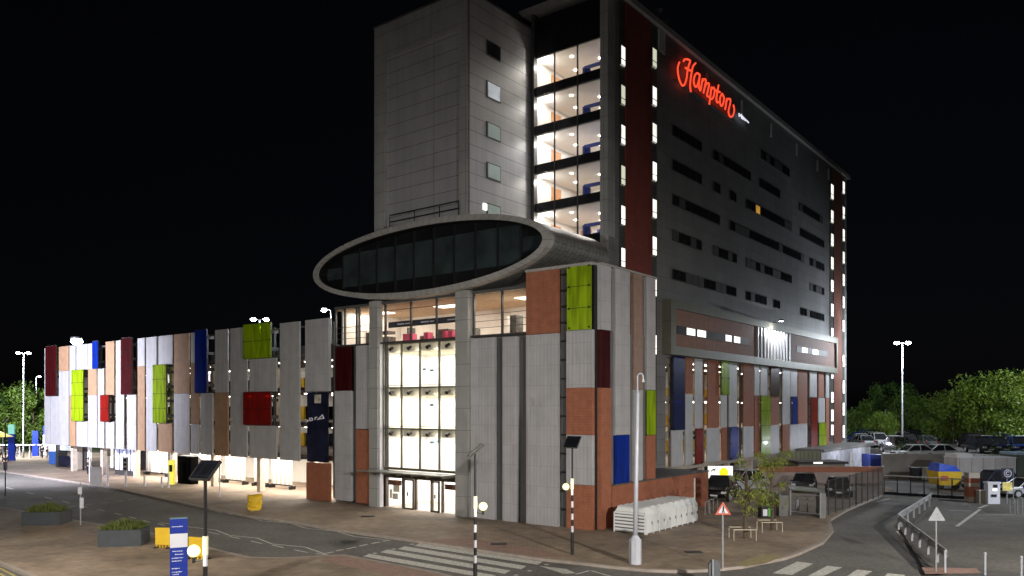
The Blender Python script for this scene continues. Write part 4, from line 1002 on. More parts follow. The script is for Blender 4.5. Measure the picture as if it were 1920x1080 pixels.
def beacon(x, D, lab, grot=0., panel_w=1., tilt=0.7, pr=0.):
    X = (x-CX)/F*D; r = root('crossing_beacon', (X, D, ZP), lab, 'crossing beacon', 'zebra crossing beacons with solar panels')
    P0 = Vector((X, D, ZP)); zg = 3.2; zt_ = 5.0
    bl = MB(); wh = MB()
    bl.tube([P0, P0+Vector((0, 0, 1.0)), P0+Vector((0, 0, 1.02))], [.075, .075, .055], 12)
    z = 1.02; k = 0
    while z < 2.95:
        z2 = min(z+.28, 2.98); (wh if k % 2 == 0 else bl).cyl(P0+Vector((0, 0, z)), P0+Vector((0, 0, z2-.002)), .056, .056, 12); z = z2; k += 1
    bl.tube([P0+Vector((0, 0, 3.45)), P0+Vector((0, 0, zt_))], .042, 10)
    bl.build('pole', M_dark, r, smooth=False)
    wh.each('white_band', M_signlite, r)
    MB().cyl(P0+Vector((0, 0, 2.985)), P0+Vector((0, 0, 3.448)), .07, .07, 12).build('collar', emit('lit_collar', (1, .95, .6), .3), r)
    d = Vector((math.cos(grot), math.sin(grot), 0)); g = P0+d*.29+Vector((0, 0, zg-ZP))
    gl_ = MB().ball(g, .155, 18, 12).build('globe', E_glow, r, smooth=True)
    MB().cyl(g-Vector((0, 0, .3)), g-Vector((0, 0, .15)), .04, .05, 8).build('socket', M_dark, gl_)
    MB().tube([P0+Vector((0, 0, zg-ZP-.22)), g-Vector((0, 0, .26))], .02, 6).build('arm', M_dark, r)
    point(g+d*.0+Vector((0, -.3, .0)), 14, (1, .9, .5), .15)
    M_ = Matrix.Translation(P0+Vector((0, 0, zt_+.1))) @ Matrix.Rotation(pr, 4, 'Z') @ Matrix.Rotation(tilt, 4, 'X')
    w = panel_w/2
    MB().box(-w, w, -w*.95, w*.95, -.03, .03).xf(M_).build('solar_panel', M_solar, r)
    e_ = MB()
    for a in (-w-.02, w): e_.box(a, a+.02, -w*.95, w*.95, -.035, .04)
    for a in (-w*.95-.02, w*.95): e_.box(-w-.02, w+.02, a, a+.02, -.035, .04)
    e_.xf(M_).build('panel_rim', M_frame, r)
    return r
beacon(385, 20.0, 'zebra crossing beacon nearest the camera beside the blue sign, large black solar panel', PI, .60, .80, -.42)
beacon(891, 29.0, 'zebra crossing beacon at the near end of the crossing, globe on its right', 0, .72, .72, -1.42)
beacon(1073, 36.2, 'zebra crossing beacon at the far kerb in front of the brown corner panels', PI, .66, .85, -.55)

# white mast
b = gp(1191, 1057, ZP); r = root('camera_mast', b, 'tall white mast with hooked top and octagonal base cabinet', 'mast')
MB().tube([b, b+Vector((0, 0, 1.0)), b+Vector((0, 0, 1.22))], [.27, .27, .10], 8).build('base_cabinet', M_wpole, r)
MB().tube([b+Vector((0, 0, 1.2)), b+Vector((.04, 0, 3.5)), b+Vector((.10, 0, 7.3)), b+Vector((.10, 0, 7.35))], [.10, .095, .085, .035], 12).build('pole', M_wpole, r, smooth=True)
hk = [b+Vector((.10, 0, 7.3)), b+Vector((.10, 0, 8.0))]+[b+Vector((.10+.12-.12*math.cos(t), 0, 8.0+.14*math.sin(t))) for t in (.5, 1.1, 1.6, 2.2, 2.9)]+[b+Vector((.34, 0, 7.88))]
MB().tube(hk, .03, 8).build('hook', M_wpole, r)
MB().cyl(b+Vector((.34, 0, 7.76)), b+Vector((.34, 0, 7.9)), .06, .04, 8).build('camera_head', M_signlite, r)

# warning sign (front) and its twin seen from behind
def tri_sign(px, yb, ytop, ybot, halfw, lab, front):
    b = gp(px, yb, ZP); D = b.y; z = lambda y: CH-(y-HZ)/F*D
    r = root('warning_sign', b, lab, 'road sign')
    MB().cyl(b, Vector((b.x, b.y, z(ytop)-.15)), .038, .038, 10).build('post', M_steel, r)
    hw = halfw/F*D; y0 = -.05 if front else .05
    zt_, zb_ = z(ytop), z(ybot); cx = b.x
    def tri(sc, yy, dy):
        cz = (zt_+2*zb_)/3; pts = [(cx-hw*sc, zb_), (cx+hw*sc, zb_), (cx, zt_)]
        pts = [(cx+(p[0]-cx), cz+(p[1]-cz)*sc) for p in pts]; n = 3; v = []
        # rounded corners
        rp_ = []
        for i in range(3):
            a, c, d2 = Vector(pts[i-1]), Vector(pts[i]), Vector(pts[(i+1) % 3])
            for t in (.12, .05): rp_.append(c+(a-c)*t)
            for t in (.05, .12): rp_.append(c+(d2-c)*t)
        m = len(rp_); vs = [(p.x, b.y+yy, p.y) for p in rp_]+[(p.x, b.y+yy+dy, p.y) for p in rp_]
        return MB().add(vs, [tuple(range(m)), tuple(reversed(range(m, 2*m)))]+[(i+m, (i+1) % m+m, (i+1) % m, i) for i in range(m)])
    if front:
        pl_ = tri(1., -.07, .02).build('plate', M_signred, r)
        tri(.62, -.076, .004).build('face', M_signlite, pl_)
        c = (zt_+2*zb_)/3
        pc = MB(); pc.ball((cx+.01, b.y-.085, c+.17), .028, 8, 6)
        pc.tube([(cx+.01, b.y-.085, c+.14), (cx, b.y-.085, c+.02)], [.035, .03], 6)
        pc.tube([(cx, b.y-.085, c+.03), (cx-.05, b.y-.085, c-.1)], .018, 6); pc.tube([(cx, b.y-.085, c+.03), (cx+.05, b.y-.085, c-.1)], .018, 6)
        pc.build('walking_figure', M_dark, pl_)
    else:
        tri(1., .06-.12, .02).build('plate', mat('sign_back_grey', (.45, .47, .5), .5, .3), r)
        MB().box(cx-.06, cx+.06, b.y-.075, b.y-.062, (zt_+zb_)/2-.05, (zt_+zb_)/2+.0).build('clip', M_steel, r)
tri_sign(1355, 1066, 940, 965, 15.5, 'red and white triangular pedestrian warning sign near the bike lockers', True)
tri_sign(1755, 1072, 949, 976, 16.5, 'triangular road sign seen from behind on the traffic island', False)

# bollards on the right
for i, (x, yt, yb, lab) in enumerate([(1772, 1031, 1073, 'slim white bollard beside the grey-backed triangle sign'), (1847, 1035, 1084, 'slim white bollard, middle of the three at lower right'), (1915, 1042, 1092, 'slim white bollard at the right edge of the view')]):
    b = gp(x, yb, ZP if i == 0 else 0); D = b.y; hz = CH-(yt-HZ)/F*D
    r = root('bollard', b, lab, 'bollard', 'slim bollards at lower right')
    MB().cyl(b, Vector((b.x, b.y, hz-.1)), .045, .045, 10).build('post', M_wpole, r); MB().ball((b.x, b.y, hz-.06), .06, 10, 8).build('cap', M_wpole, r)
# dark plate at the bottom edge
b = at(1338, 1100, 30.5); b.z = .0
r = root('keep_left_bollard', b, 'dark grey rounded bollard with pale post cut by the bottom edge', 'bollard')
v = MB(); n = 12
pr_ = [(b.x+.02+.22*math.cos(t), 0.72+.26*math.sin(t)) for t in [PI*k/n for k in range(n+1)]]; pr_ = [(b.x+.24, .1)]+pr_+[(b.x-.2, .1)]
m = len(pr_); v.add([(p[0], b.y-.06, p[1]) for p in pr_]+[(p[0], b.y+.06, p[1]) for p in pr_], [tuple(range(m)), tuple(reversed(range(m, 2*m)))]+[(i+m, (i+1) % m+m, (i+1) % m, i) for i in range(m)])
v.build('shell', mat('dark_plate', (.09, .10, .11), .5), r)
MB().cyl((b.x-.06, b.y-.11, 0), (b.x-.06, b.y-.11, 1.02), .04, .04, 8).build('post', M_steel, r)

# blue totem
D = 27.; X = (335-CX)/F*D; r = root('wayfinding_totem', (X, D, ZP), 'tall blue wayfinding sign with white band', 'sign')
MR = Matrix.Translation((X, D, ZP)) @ Matrix.Rotation(math.radians(26), 4, 'Z')
w = .275; th = .11; zt_ = 3.04-ZP
def tb_(z0, z1, m, nm, e=0., par=None): return MB().box(-w-e, w+e, -th-e, th+e, z0, z1).xf(MR).build(nm, m, par or r)
tb_(0, 1.95, M_signblue, 'lower_panel'); tb_(1.955, 2.42, M_signlite, 'white_band', -.002); tb_(2.425, zt_, M_signblue, 'top_panel'); tb_(zt_+.002, zt_+.03, mat('totem_cap', (.2, .3, .32), .5), 'cap', .005)
tx = MB()
def tline(z, x0, x1, h=.035):
    x = x0
    while x < x1: ww = random.uniform(.025, .05); tx.box(x, min(x+ww, x1), -th-.006, -th-.002, z-random.uniform(.2, .5)*h, z+random.uniform(.3, .6)*h); x += ww+.012
for z, x0, x1 in ((2.66, -.22, .13), (1.83, -.2, .12), (1.72, -.12, .14), (1.60, -.22, .13), (1.5, -.22, .08), (1.25, -.22, .03), (1.13, -.22, .1), (1.05, -.2, .0)): tline(z, x0, x1)
tx.xf(MR).build('small_text', M_signlite, r)

# yellow barriers
def barrier(px, yb, wd, lab, rz, tilt=0., hgt=.95, D=None):
    b = gp(px, yb, ZP); r = root('yellow_barrier', b, lab, 'barrier', 'yellow plastic barriers')
    Mx = Matrix.Translation(b) @ Matrix.Rotation(rz, 4, 'Z') @ Matrix.Rotation(tilt, 4, 'X')
    m = MB(); m.box(-wd/2, wd/2, -.04, .04, .14, hgt); m.box(-wd/2-.01, wd/2+.01, -.055, .055, hgt-.08, hgt+.005)
    n = 5
    for k in range(n): x = -wd/2+wd*(k+.5)/n; m.box(x-.03, x+.03, -.05, .05, .0, .14)
    m.box(-wd/2-.005, wd/2+.005, -.048, .048, .5, .54)
    m.xf(Mx).build('panel', M_yel, r)
    MB().box(-wd/2+.02, -wd/2+.12, -.25, .25, 0, .05).xf(Mx).build('foot', M_dark, r); MB().box(wd/2-.12, wd/2-.02, -.25, .25, 0, .05).xf(Mx).build('foot', M_dark, r)
barrier(306, 1027, .75, 'yellow plastic barrier just left of the blue sign', -.1)
barrier(372, 1048, 1.0, 'yellow plastic barrier between the blue sign and the beacon pole', -.35)
# crumpled yellow sack
b = gp(477, 958, ZP); r = root('yellow_cover', b, 'crumpled yellow plastic cover standing on the pavement before the car park', 'cover')
bm = MB(); nn = 14; mm2 = 9; random.seed(3)
vs = []; fs = []
for j in range(mm2+1):
    t = j/mm2
    for k in range(nn):
        a = 2*PI*k/nn; rad = (.34+.14*t)*(1+.22*random.uniform(-1, 1)); vs.append(b+Vector((rad*math.cos(a)*1.1+.06*t, rad*math.sin(a)*.6, t*(1.0+.12*math.sin(a*2+1)))))
for j in range(mm2):
    for k in range(nn): fs.append((j*nn+k, j*nn+(k+1) % nn, (j+1)*nn+(k+1) % nn, (j+1)*nn+k))
fs.append(tuple(range(mm2*nn, (mm2+1)*nn)))
bm.add(vs, fs).build('cover', M_yel, r); 
MB().box(b.x-.36, b.x+.36, b.y-.22, b.y+.22, ZP, ZP+.05).build('base', M_groove, r)

# planters
random.seed(5)
def planter(pf, pw, pd, hgt, rz, lab):
    b = Vector(pf); r = root('planter', b, lab, 'planter', 'slate grey planters')
    Mx = Matrix.Translation(b) @ Matrix.Rotation(rz, 4, 'Z')
    bx_ = MB()
    for a in ((0, pw, 0, .06), (0, pw, pd-.06, pd), (0, .06, .06, pd-.06), (pw-.06, pw, .06, pd-.06)): bx_.box(a[0], a[1], a[2], a[3], 0, hgt)
    bx_.box(-.02, pw+.02, -.02, .08, hgt, hgt+.03); bx_.box(-.02, pw+.02, pd-.08, pd+.02, hgt, hgt+.03); bx_.box(-.02, .08, .08, pd-.08, hgt, hgt+.03); bx_.box(pw-.08, pw+.02, .08, pd-.08, hgt, hgt+.03)
    bx_.xf(Mx).build('box', M_planter, r)
    MB().box(.06, pw-.06, .06, pd-.06, hgt-.2, hgt-.1).xf(Mx).build('soil', M_soil, r)
    lf = MB()
    for k in range(90):
        c = Vector((random.uniform(.15, pw-.15), random.uniform(.15, pd-.15), hgt-.1)); h_ = random.uniform(.2, .65)*(1.1-abs(c.x-pw/2)/pw)
        for q in range(6):
            a = random.uniform(0, 2*PI); d = Vector((math.cos(a), math.sin(a), 0)); e = c+d*random.uniform(.1, .3)+Vector((0, 0, h_)); n_ = Vector((-d.y, d.x, 0))*.02
            m1 = c.lerp(e, .5)+Vector((0, 0, .08)); lf.add([c-n_, c+n_, m1+n_*1.5, e, m1-n_*1.5], [(0, 1, 2, 3, 4)])
    lf.xf(Mx).build('grassy_plant', mat('planter_leaves', (.12, .15, .03), .7, 0, .4, 3), r)
planter(gp(183, 1026, ZP), 1.95, 1.5, .76, .16, 'slate grey planter with low plants, right one behind the blue sign')
planter(gp(40, 986, ZP), 2.05, 1.6, .72, .12, 'slate grey planter with low plants at the left edge of the view')
# white post sign
b = gp(151, 984, ZP); r = root('post_sign', b, 'thin white post with two small plates behind the planters', 'sign')
MB().cyl(b, b+Vector((0, 0, 2.4)), .035, .03, 8).build('post', M_steel, r)
MB().box(b.x-.12, b.x+.1, b.y-.06, b.y-.04, b.z+1.75, b.z+2.15).build('plate', M_signlite, r); MB().box(b.x-.02, b.x+.2, b.y-.06, b.y-.04, b.z+.95, b.z+1.55).build('plate', M_signlite, r)

# posts, cycle stands and small signs along the far kerb
b = gp(236, 913, ZP); r = root('signal_post', b, 'white post with dark round signal head before the purple display', 'post')
MB().cyl(b, b+Vector((0, 0, 2.3)), .09, .09, 10).build('post', M_signlite, r)
MB().box(b.x-.22, b.x+.22, b.y-.14, b.y, b.z+1.35, b.z+2.5).build('head', mat('grey_head', (.35, .35, .38), .5), r)
for z in (2.25, 1.9, 1.55): MB().cyl(Vector((b.x, b.y-.17, b.z+z)), Vector((b.x, b.y-.14, b.z+z)), .12, .12, 12).build('lens', M_dark, r)
for x, yb, h_, w_, lab in ((169, 903, 2.1, .1, 'white post left of the folded board'), (202, 911, 2.0, .1, 'white post at the end of the low rail'), (271, 912, 1.0, .09, 'short pale post left of the yellow machine'), (303, 914, .9, .08, 'short pale bollard, left of two before the black cabinet'), (316, 914, 1.2, .08, 'pale bollard, right of two before the black cabinet'), (412, 932, 2.8, .05, 'slim steel post beside the beacon solar panel'), (249, 890, .8, .06, 'short dark post below the purple display')):
    b = gp(x, yb, ZP); tag(MB().cyl(b, b+Vector((0, 0, h_)), w_, w_*.9, 10).build('post', M_signlite if x != 249 else M_frame), lab, 'post', 'posts along the car park pavement')
a0, a1 = gp(178, 908, ZP), gp(202, 910, ZP); r = root('low_rail', a0, 'low pale rail between two posts on the far pavement', 'rail')
for z in (.35, .8): MB().tube([a0+Vector((0, 0, z)), a1+Vector((0, 0, z))], .03, 6).build('rail', M_signlite, r)
b = gp(180, 910, ZP); r = root('a_board', b, 'white folding sign board leaning on the far pavement', 'sign board')
for s_ in (-1, 1): MB().box(-.35, .35, -.02, .02, 0, 1.6).xf(Matrix.Translation(b+Vector((0, s_*.22, 0))) @ Matrix.Rotation(.5, 4, 'Z') @ Matrix.Rotation(s_*.14, 4, 'X')).build('board', M_signlite, r)
b = gp(322, 908, ZP); r = root('pay_machine', b, 'yellow pay machine just left of the black cabinet', 'pay machine')
MB().box(b.x-.2, b.x+.2, b.y-.2, b.y+.2, ZP, ZP+2.1).build('body', emit('yellow_lit', (1, .85, .1), .6), r); MB().box(b.x-.14, b.x+.14, b.y-.215, b.y-.203, ZP+1.1, ZP+1.7).build('screen', M_dark, r)
for i, x in enumerate((320, 326, 332)):
    pass
# cycle stands behind posts

# ------------------------------------------------ bike lockers
o = gp(1212, 1003, ZP); P_ = Plane((o.x, o.y), UR, NR); r = root('bike_locker_bank', P_.pt(3, ZP, -1), 'row of white steel bike lockers with scalloped roofs beside the brick wall', 'bike lockers')
n = 9; Lw = 6.25/n; Wd = 1.95
for k in range(n):
    a, b_ = k*Lw+.02, (k+1)*Lw-.02; q = MB(); pr_ = [(0, .06), (0, 1.05), (-.2, 1.32), (-Wd+.2, 1.32), (-Wd, 1.05), (-Wd, .06)]
    q.add([P_.pt(a, ZP+z, o_) for o_, z in pr_]+[P_.pt(b_, ZP+z, o_) for o_, z in pr_], [tuple(range(6)), tuple(reversed(range(6, 12)))]+[(i+6, (i+1) % 6+6, (i+1) % 6, i) for i in range(6)])
    lk = q.build('locker', M_locker, r)
    rb = MB(); am = (a+b_)/2
    for t in range(8):
        u0, u1 = PI*t/8, PI*(t+1)/8; y0, z0 = -math.cos(u0)*(b_-a)/2, math.sin(u0)*.10; y1, z1 = -math.cos(u1)*(b_-a)/2, math.sin(u1)*.10
        rb.add([P_.pt(am+y0, ZP+1.325+z0, -.18), P_.pt(am+y1, ZP+1.325+z1, -.18), P_.pt(am+y1, ZP+1.325+z1, -Wd+.18), P_.pt(am+y0, ZP+1.325+z0, -Wd+.18)], [(0, 1, 2, 3)])
    rb.add([P_.pt(am-math.cos(PI*t/8)*(b_-a)/2, ZP+1.325+math.sin(PI*t/8)*.10, -.18) for t in range(9)], [tuple(range(9))])
    rb.build('roof_ridge', M_locker, lk)
    d_ = MB(); d_.pbox(P_, a-.02, a+.03, ZP+.0, ZP+1.1, .005, .05); d_.pbox(P_, a+.1, b_-.08, ZP+.12, ZP+1.0, .005, .02); d_.build('door', M_locker, lk)
    MB().pbox(P_, b_-.14, b_-.11, ZP+.5, ZP+.65, .022, .05).build('handle', M_dark, lk)
sl_ = MB(); Pe = Plane((o.x, o.y), UL, NL)
MB().pbox(Pe, .1, Wd-.05, ZP+.08, ZP+1.12, -.005, .006).build('end_gap_shade', mat('shadow_grey', (.12, .12, .12), .8), r)  # dark plate stands in for the shade between the end slats
for z in (.12, .3, .48, .66, .84, 1.0): sl_.pbox(Pe, .12, Wd-.05, ZP+z, ZP+z+.11, .01, .04)
sl_.pbox(Pe, Wd-.05, Wd+.0, ZP, ZP+1.08, .01, .05); sl_.pbox(Pe, .0, .1, ZP, ZP+1.08, .01, .05); sl_.each('end_slat', M_locker, r)
# bicycle hoops
Pc = PR.shift(.35)
for i, x in enumerate((1318, 1325, 1333)):
    b = gp(x+4, 966-i*4, ZP); r = tag(MB().tube([b, b+Vector((0, 0, .7)), b+Vector((.1, .15, .82)), b+Vector((.35, .5, .82)), b+Vector((.45, .65, .7)), b+Vector((.45, .65, 0))], .03, 8).build('cycle_stand', M_steel), ('nearest', 'middle', 'farthest')[i]+' of three steel cycle hoops past the bike lockers', 'cycle stand', 'cycle hoops past the lockers')
# tree guard rails (low hooped seats)
for i, (x0, x1, yb, lab) in enumerate([(1376, 1418, 1014, 'low steel tree guard around the nearer sapling'), (1429, 1467, 999, 'low steel tree guard around the farther sapling')]):
    a = gp(x0, yb, ZP); b = gp(x1, yb, ZP); r = root('tree_guard', (a+b)/2, lab, 'tree guard', 'tree guards')
    dpt = Vector((0, .9, 0)); hh = .55
    c = [a, b, b+dpt, a+dpt]
    MB().tube([p+Vector((0, 0, hh)) for p in c+[c[0]]], .03, 6).build('rail', mat('pale_rail', (.5, .44, .34), .6), r)
    for p in c: MB().cyl(p, p+Vector((0, 0, hh)), .025, .025, 6).build('leg', MATS['pale_rail'], r)

# ------------------------------------------------ trees
def make_tree(seed, H_, Rr, nleaf, ls, name_label, mleaf, trunk_h=.3, cl=16, stems=1):
    rnd = random.Random(seed)
    r = root('tree', (0, 0, 0), name_label, 'tree')
    tr = MB()
    tips = []
    for s_ in range(stems):
        bx_, by_ = (rnd.uniform(-.1, .1), rnd.uniform(-.1, .1)); top = Vector((bx_*3, by_*3, H_*.8))
        tr.tube([(bx_, by_, 0), (bx_*1.5, by_*1.2, H_*trunk_h), top*.7+Vector((rnd.uniform(-.2, .2), 0, H_*.15)), top], [H_*.018+.03, H_*.014+.02, H_*.008+.01, .012], 8)
        for k in range(7):
            a = rnd.uniform(0, 2*PI); z = H_*rnd.uniform(trunk_h*.9, .7); e = Vector((math.cos(a)*Rr*rnd.uniform(.5, .85), math.sin(a)*Rr*rnd.uniform(.5, .85), z+H_*rnd.uniform(.1, .22)))
            tr.tube([(0, 0, z), Vector((e.x*.5, e.y*.5, z+(e.z-z)*.3)), e], [H_*.007+.01, H_*.004+.008, .006], 6)
    tr.build('trunk', M_bark, r)
    cr = MB(); cs_ = []
    for k in range(cl):
        a = rnd.uniform(0, 2*PI); q = rnd.random()**.5; zz = rnd.uniform(trunk_h+.05, .95); env = math.sin(PI*min(1, max(.05, (zz-trunk_h*.7)/(1.06-trunk_h*.7))))**.6
        cs_.append((Vector((math.cos(a)*Rr*q*env, math.sin(a)*Rr*q*env, zz*H_)), Rr*rnd.uniform(.2, .42)))
    for k in range(nleaf):
        c, rad = rnd.choice(cs_)
        d = Vector((rnd.gauss(0, 1), rnd.gauss(0, 1), rnd.gauss(0, .8))); d.normalize(); p = c+d*rad*(rnd.random()**.4)*1.1
        n_ = Vector((rnd.uniform(-1, 1), rnd.uniform(-1, 1), rnd.uniform(-.2, 1))).normalized(); u = n_.orthogonal().normalized(); v_ = n_.cross(u); a = rnd.uniform(0, PI); u2 = u*math.cos(a)+v_*math.sin(a); v2 = n_.cross(u2); s_ = ls*rnd.uniform(.6, 1.3)
        cr.add([p-u2*s_, p-v2*s_*.45, p+u2*s_, p+v2*s_*.45], [(0, 1, 2, 3)])
    cr.build('crown', mleaf, r)
    return r
mA = mat('foliage_green', (.085, .15, .014), .6, 0, .55, .6); mB = mat('foliage_dark', (.05, .105, .012), .6, 0, .55, .6); mC = mat('foliage_lime', (.12, .19, .015), .6, 0, .5, .6)
t1 = make_tree(1, 10, 5.2, 5200, .26, 'x', mA, .12, 26); t2 = make_tree(2, 10, 5.0, 5200, .26, 'x', mB, .12, 26); t3 = make_tree(3, 10, 5.6, 5200, .25, 'x', mC, .12, 28); t4 = make_tree(4, 10, 4.6, 4600, .25, 'x', mA, .15, 20)
ordn = ['first', 'second', 'third', 'fourth', 'fifth', 'sixth', 'seventh', 'eighth', 'ninth', 'tenth', 'eleventh', 'twelfth', 'thirteenth', 'fourteenth', 'fifteenth', 'sixteenth']
protos = [t1, t2, t3, t4]; used = [False]*4
def put_tree(k, px, ytop, D, zb, lab, grp, rz=0.):
    p = at(px, ytop, D); h = p.z-zb
    if used[k]: o = copy_tree(protos[k])
    else: o = protos[k]; used[k] = True
    place(o, (p.x, p.y, zb), rz, h/10.); o['label'] = lab; o['group'] = grp
spec = [(0, 1605, 770, 118), (3, 1640, 752, 126), (1, 1668, 722, 132), (0, 1706, 742, 120), (3, 1735, 756, 112), (1, 1762, 762, 124), (2, 1788, 738, 108), (0, 1822, 722, 116), (2, 1858, 704, 104), (1, 1893, 700, 112), (2, 1925, 706, 98), (0, 1965, 700, 106), (1, 1720, 764, 148), (2, 1650, 775, 104)]
names = ['dark green', 'bushy green', 'broad', 'pale green', 'rounded', 'dense', 'tall']
for i, (k, px, yt, D) in enumerate(spec):
    put_tree(k, px, yt, D, TZ, f'{["mid green", "dark green", "lime green", "open green"][k]} tree behind the far car park, {ordn[sorted(range(len(spec)), key=lambda j: spec[j][1]).index(i)]} from the hotel', 'trees behind the far car park', i*1.7)
specL = [(1, 6, 742, 128), (0, 34, 728, 132), (3, 62, 726, 124), (1, 84, 735, 136), (0, -30, 735, 126), (2, 110, 745, 142)]
for i, (k, px, yt, D) in enumerate(specL):
    put_tree(k, px, yt, D, .05, f'{["mid green", "dark green", "lime green", "open green"][k]} tree left of the car park, {ordn[sorted(range(len(specL)), key=lambda j: specL[j][1]).index(i)]} from the left', 'trees left of the car park', i*2.1)
sa_ = make_tree(11, 4.4, .95, 800, .07, 'slender young tree with yellow green leaves, the nearer of two by the bike racks', M_leafY, .28, 22, 2); place(sa_, gp(1398, 1010, ZP), .4)
sb2 = make_tree(12, 4.6, 1.1, 1400, .07, 'young tree with fuller yellow green crown beside the black bin', M_leafY, .25, 26, 1); place(sb2, gp(1449, 994, ZP), 1.4)
def shrub(px, yb, D, hgt, lab):
    p = at(px, yb, D); rnd = random.Random(int(px)); m = MB()
    for k in range(500):
        d = Vector((rnd.gauss(0, .5), rnd.gauss(0, .5), abs(rnd.gauss(0, .45)))); q = p+Vector((d.x*hgt, d.y*hgt*.7, d.z*hgt)); s_ = .1; m.add([q+Vector((rnd.uniform(-s_, s_), rnd.uniform(-s_, s_), rnd.uniform(-s_, s_))) for _ in range(3)], [(0, 1, 2)])
    r = root('shrub', p, lab, 'shrub', 'shrubs on the terrace edge'); m.build('foliage', M_leafB, r); MB().cyl(p, p+Vector((0, 0, .3*hgt)), .04, .02, 6).build('stem', M_bark, r)
shrub(1880, 858, 76, 1.5, 'brownish shrub on the terrace edge above the pale container'); shrub(1695, 848, 82, 1.6, 'dark shrub on the terrace edge above the concrete wall'); shrub(1745, 846, 84, 1.5, 'low dark shrub right of the dark one above the concrete wall')

# ------------------------------------------------ cars
def paint(n, c): return mat('car_paint_'+n, c, .25, .3, .03, 1)
PAINT = {'white': paint('white', (.75, .75, .75)), 'silver': paint('silver', (.45, .46, .48)), 'black': paint('black', (.012, .012, .014)), 'blue': paint('blue', (.03, .08, .32)), 'red': paint('red', (.35, .03, .03)), 'grey': paint('grey', (.14, .15, .16)), 'navy': paint('navy', (.015, .025, .08))}
def make_car(suv=False):
    r = root('parked_car', (0, 0, 0), 'x', 'car', 'cars parked in the far car park')
    H1 = .95 if suv else .82; H2 = 1.75 if suv else 1.45
    prof = [(-2.1, .32), (-2.15, .6), (-2.05, H1-.05), (-.95, H1+.06), (1.5, H1+.08), (2.05, H1), (2.15, .65), (2.1, .32)]
    b = MB(); m = len(prof); hw = .88
    ins = [0, 0, .06, .04, .04, .06, 0, 0]
    vs = [(x, -hw+ins[i], z) for i, (x, z) in enumerate(prof)]+[(x, hw-ins[i], z) for i, (x, z) in enumerate(prof)]
    b.add(vs, [tuple(range(m)), tuple(reversed(range(m, 2*m)))]+[(i+m, (i+1) % m+m, (i+1) % m, i) for i in range(m)])
    body = b.build('body', PAINT['white'], r); body.material_slots[0].link = 'OBJECT'; body.material_slots[0].material = PAINT['white']
    bv = body.modifiers.new('bevel', 'BEVEL'); bv.width = .07; bv.segments = 3
    c = MB(); lo = [(-1.15, H1+.03), (1.7, H1+.05)]; hi_ = [(-.35, H2-.04), (1.25 if suv else .95, H2-.04)]; w0, w1 = .80, .64
    c.add([(lo[0][0], -w0, lo[0][1]), (lo[1][0], -w0, lo[1][1]), (lo[1][0], w0, lo[1][1]), (lo[0][0], w0, lo[0][1]), (hi_[0][0], -w1, hi_[0][1]), (hi_[1][0], -w1, hi_[1][1]), (hi_[1][0], w1, hi_[1][1]), (hi_[0][0], w1, hi_[0][1])], [(0, 3, 2, 1), (4, 5, 6, 7), (0, 1, 5, 4), (1, 2, 6, 5), (2, 3, 7, 6), (3, 0, 4, 7)])
    c.build('glasshouse', M_darkglass, r)
    rf = MB().box(hi_[0][0]-.03, hi_[1][0]+.05, -w1-.02, w1+.02, H2-.035, H2+.02)
    for sg_ in (-1, 1):
        for i_, (a, d) in enumerate(((lo[0], hi_[0]), (lo[1], hi_[1]), ((.35, H1+.05), (.35, H2-.04)))): rf.tube([(a[0], sg_*(w0+.005), a[1]), (d[0], sg_*(w1+.005), d[1])], .035, 6)
    ro = rf.build('roof', PAINT['white'], r); ro.material_slots[0].link = 'OBJECT'; ro.material_slots[0].material = PAINT['white']
    for x in (-1.32, 1.32):
        for y in (-.82, .82):
            wv = MB().cyl((x, y-.1, .33), (x, y+.1, .33), .33, .33, 18).build('wheel', M_rubber, r); MB().cyl((x, y-.115, .33), (x, y+.115, .33), .2, .2, 10).build('rim', M_steel, wv)
    for y in (-.68, .68):
        MB().box(-2.17, -2.0, y-.17, y+.17, .62, .78).build('headlight', mat('headlamp_lens', (.6, .62, .65), .15), r); MB().box(2.0, 2.165, y-.13, y+.13, .68, .86).build('tail_light', mat('tail_lens', (.25, .01, .01), .2), r)
    MB().box(-2.175, -2.15, -.26, .26, .42, .54).build('number_plate', M_signlite, r); MB().box(-2.165, -2.1, -.5, .5, .58, .72).build('grille', M_dark, r)
    for y in (-.93, .93): MB().box(-.85, -.68, y-.09, y+.09, H1+.02, H1+.16).build('mirror', M_dark, r)
    return r
def recolour(o, c):
    for ch in o.children:
        if ch.name.split('.')[0] in ('body', 'roof'): ch.material_slots[0].link = 'OBJECT'; ch.material_slots[0].material = PAINT[c]
carA, carB = make_car(False), make_car(True); cu = [False, False]
def put_car(k, loc, rz, c, lab, grp='cars parked in the far car park'):
    if cu[k]: o = copy_tree((carA, carB)[k])
    else: o = (carA, carB)[k]; cu[k] = True
    place(o, loc, rz); recolour(o, c); o['label'] = lab; o['group'] = grp
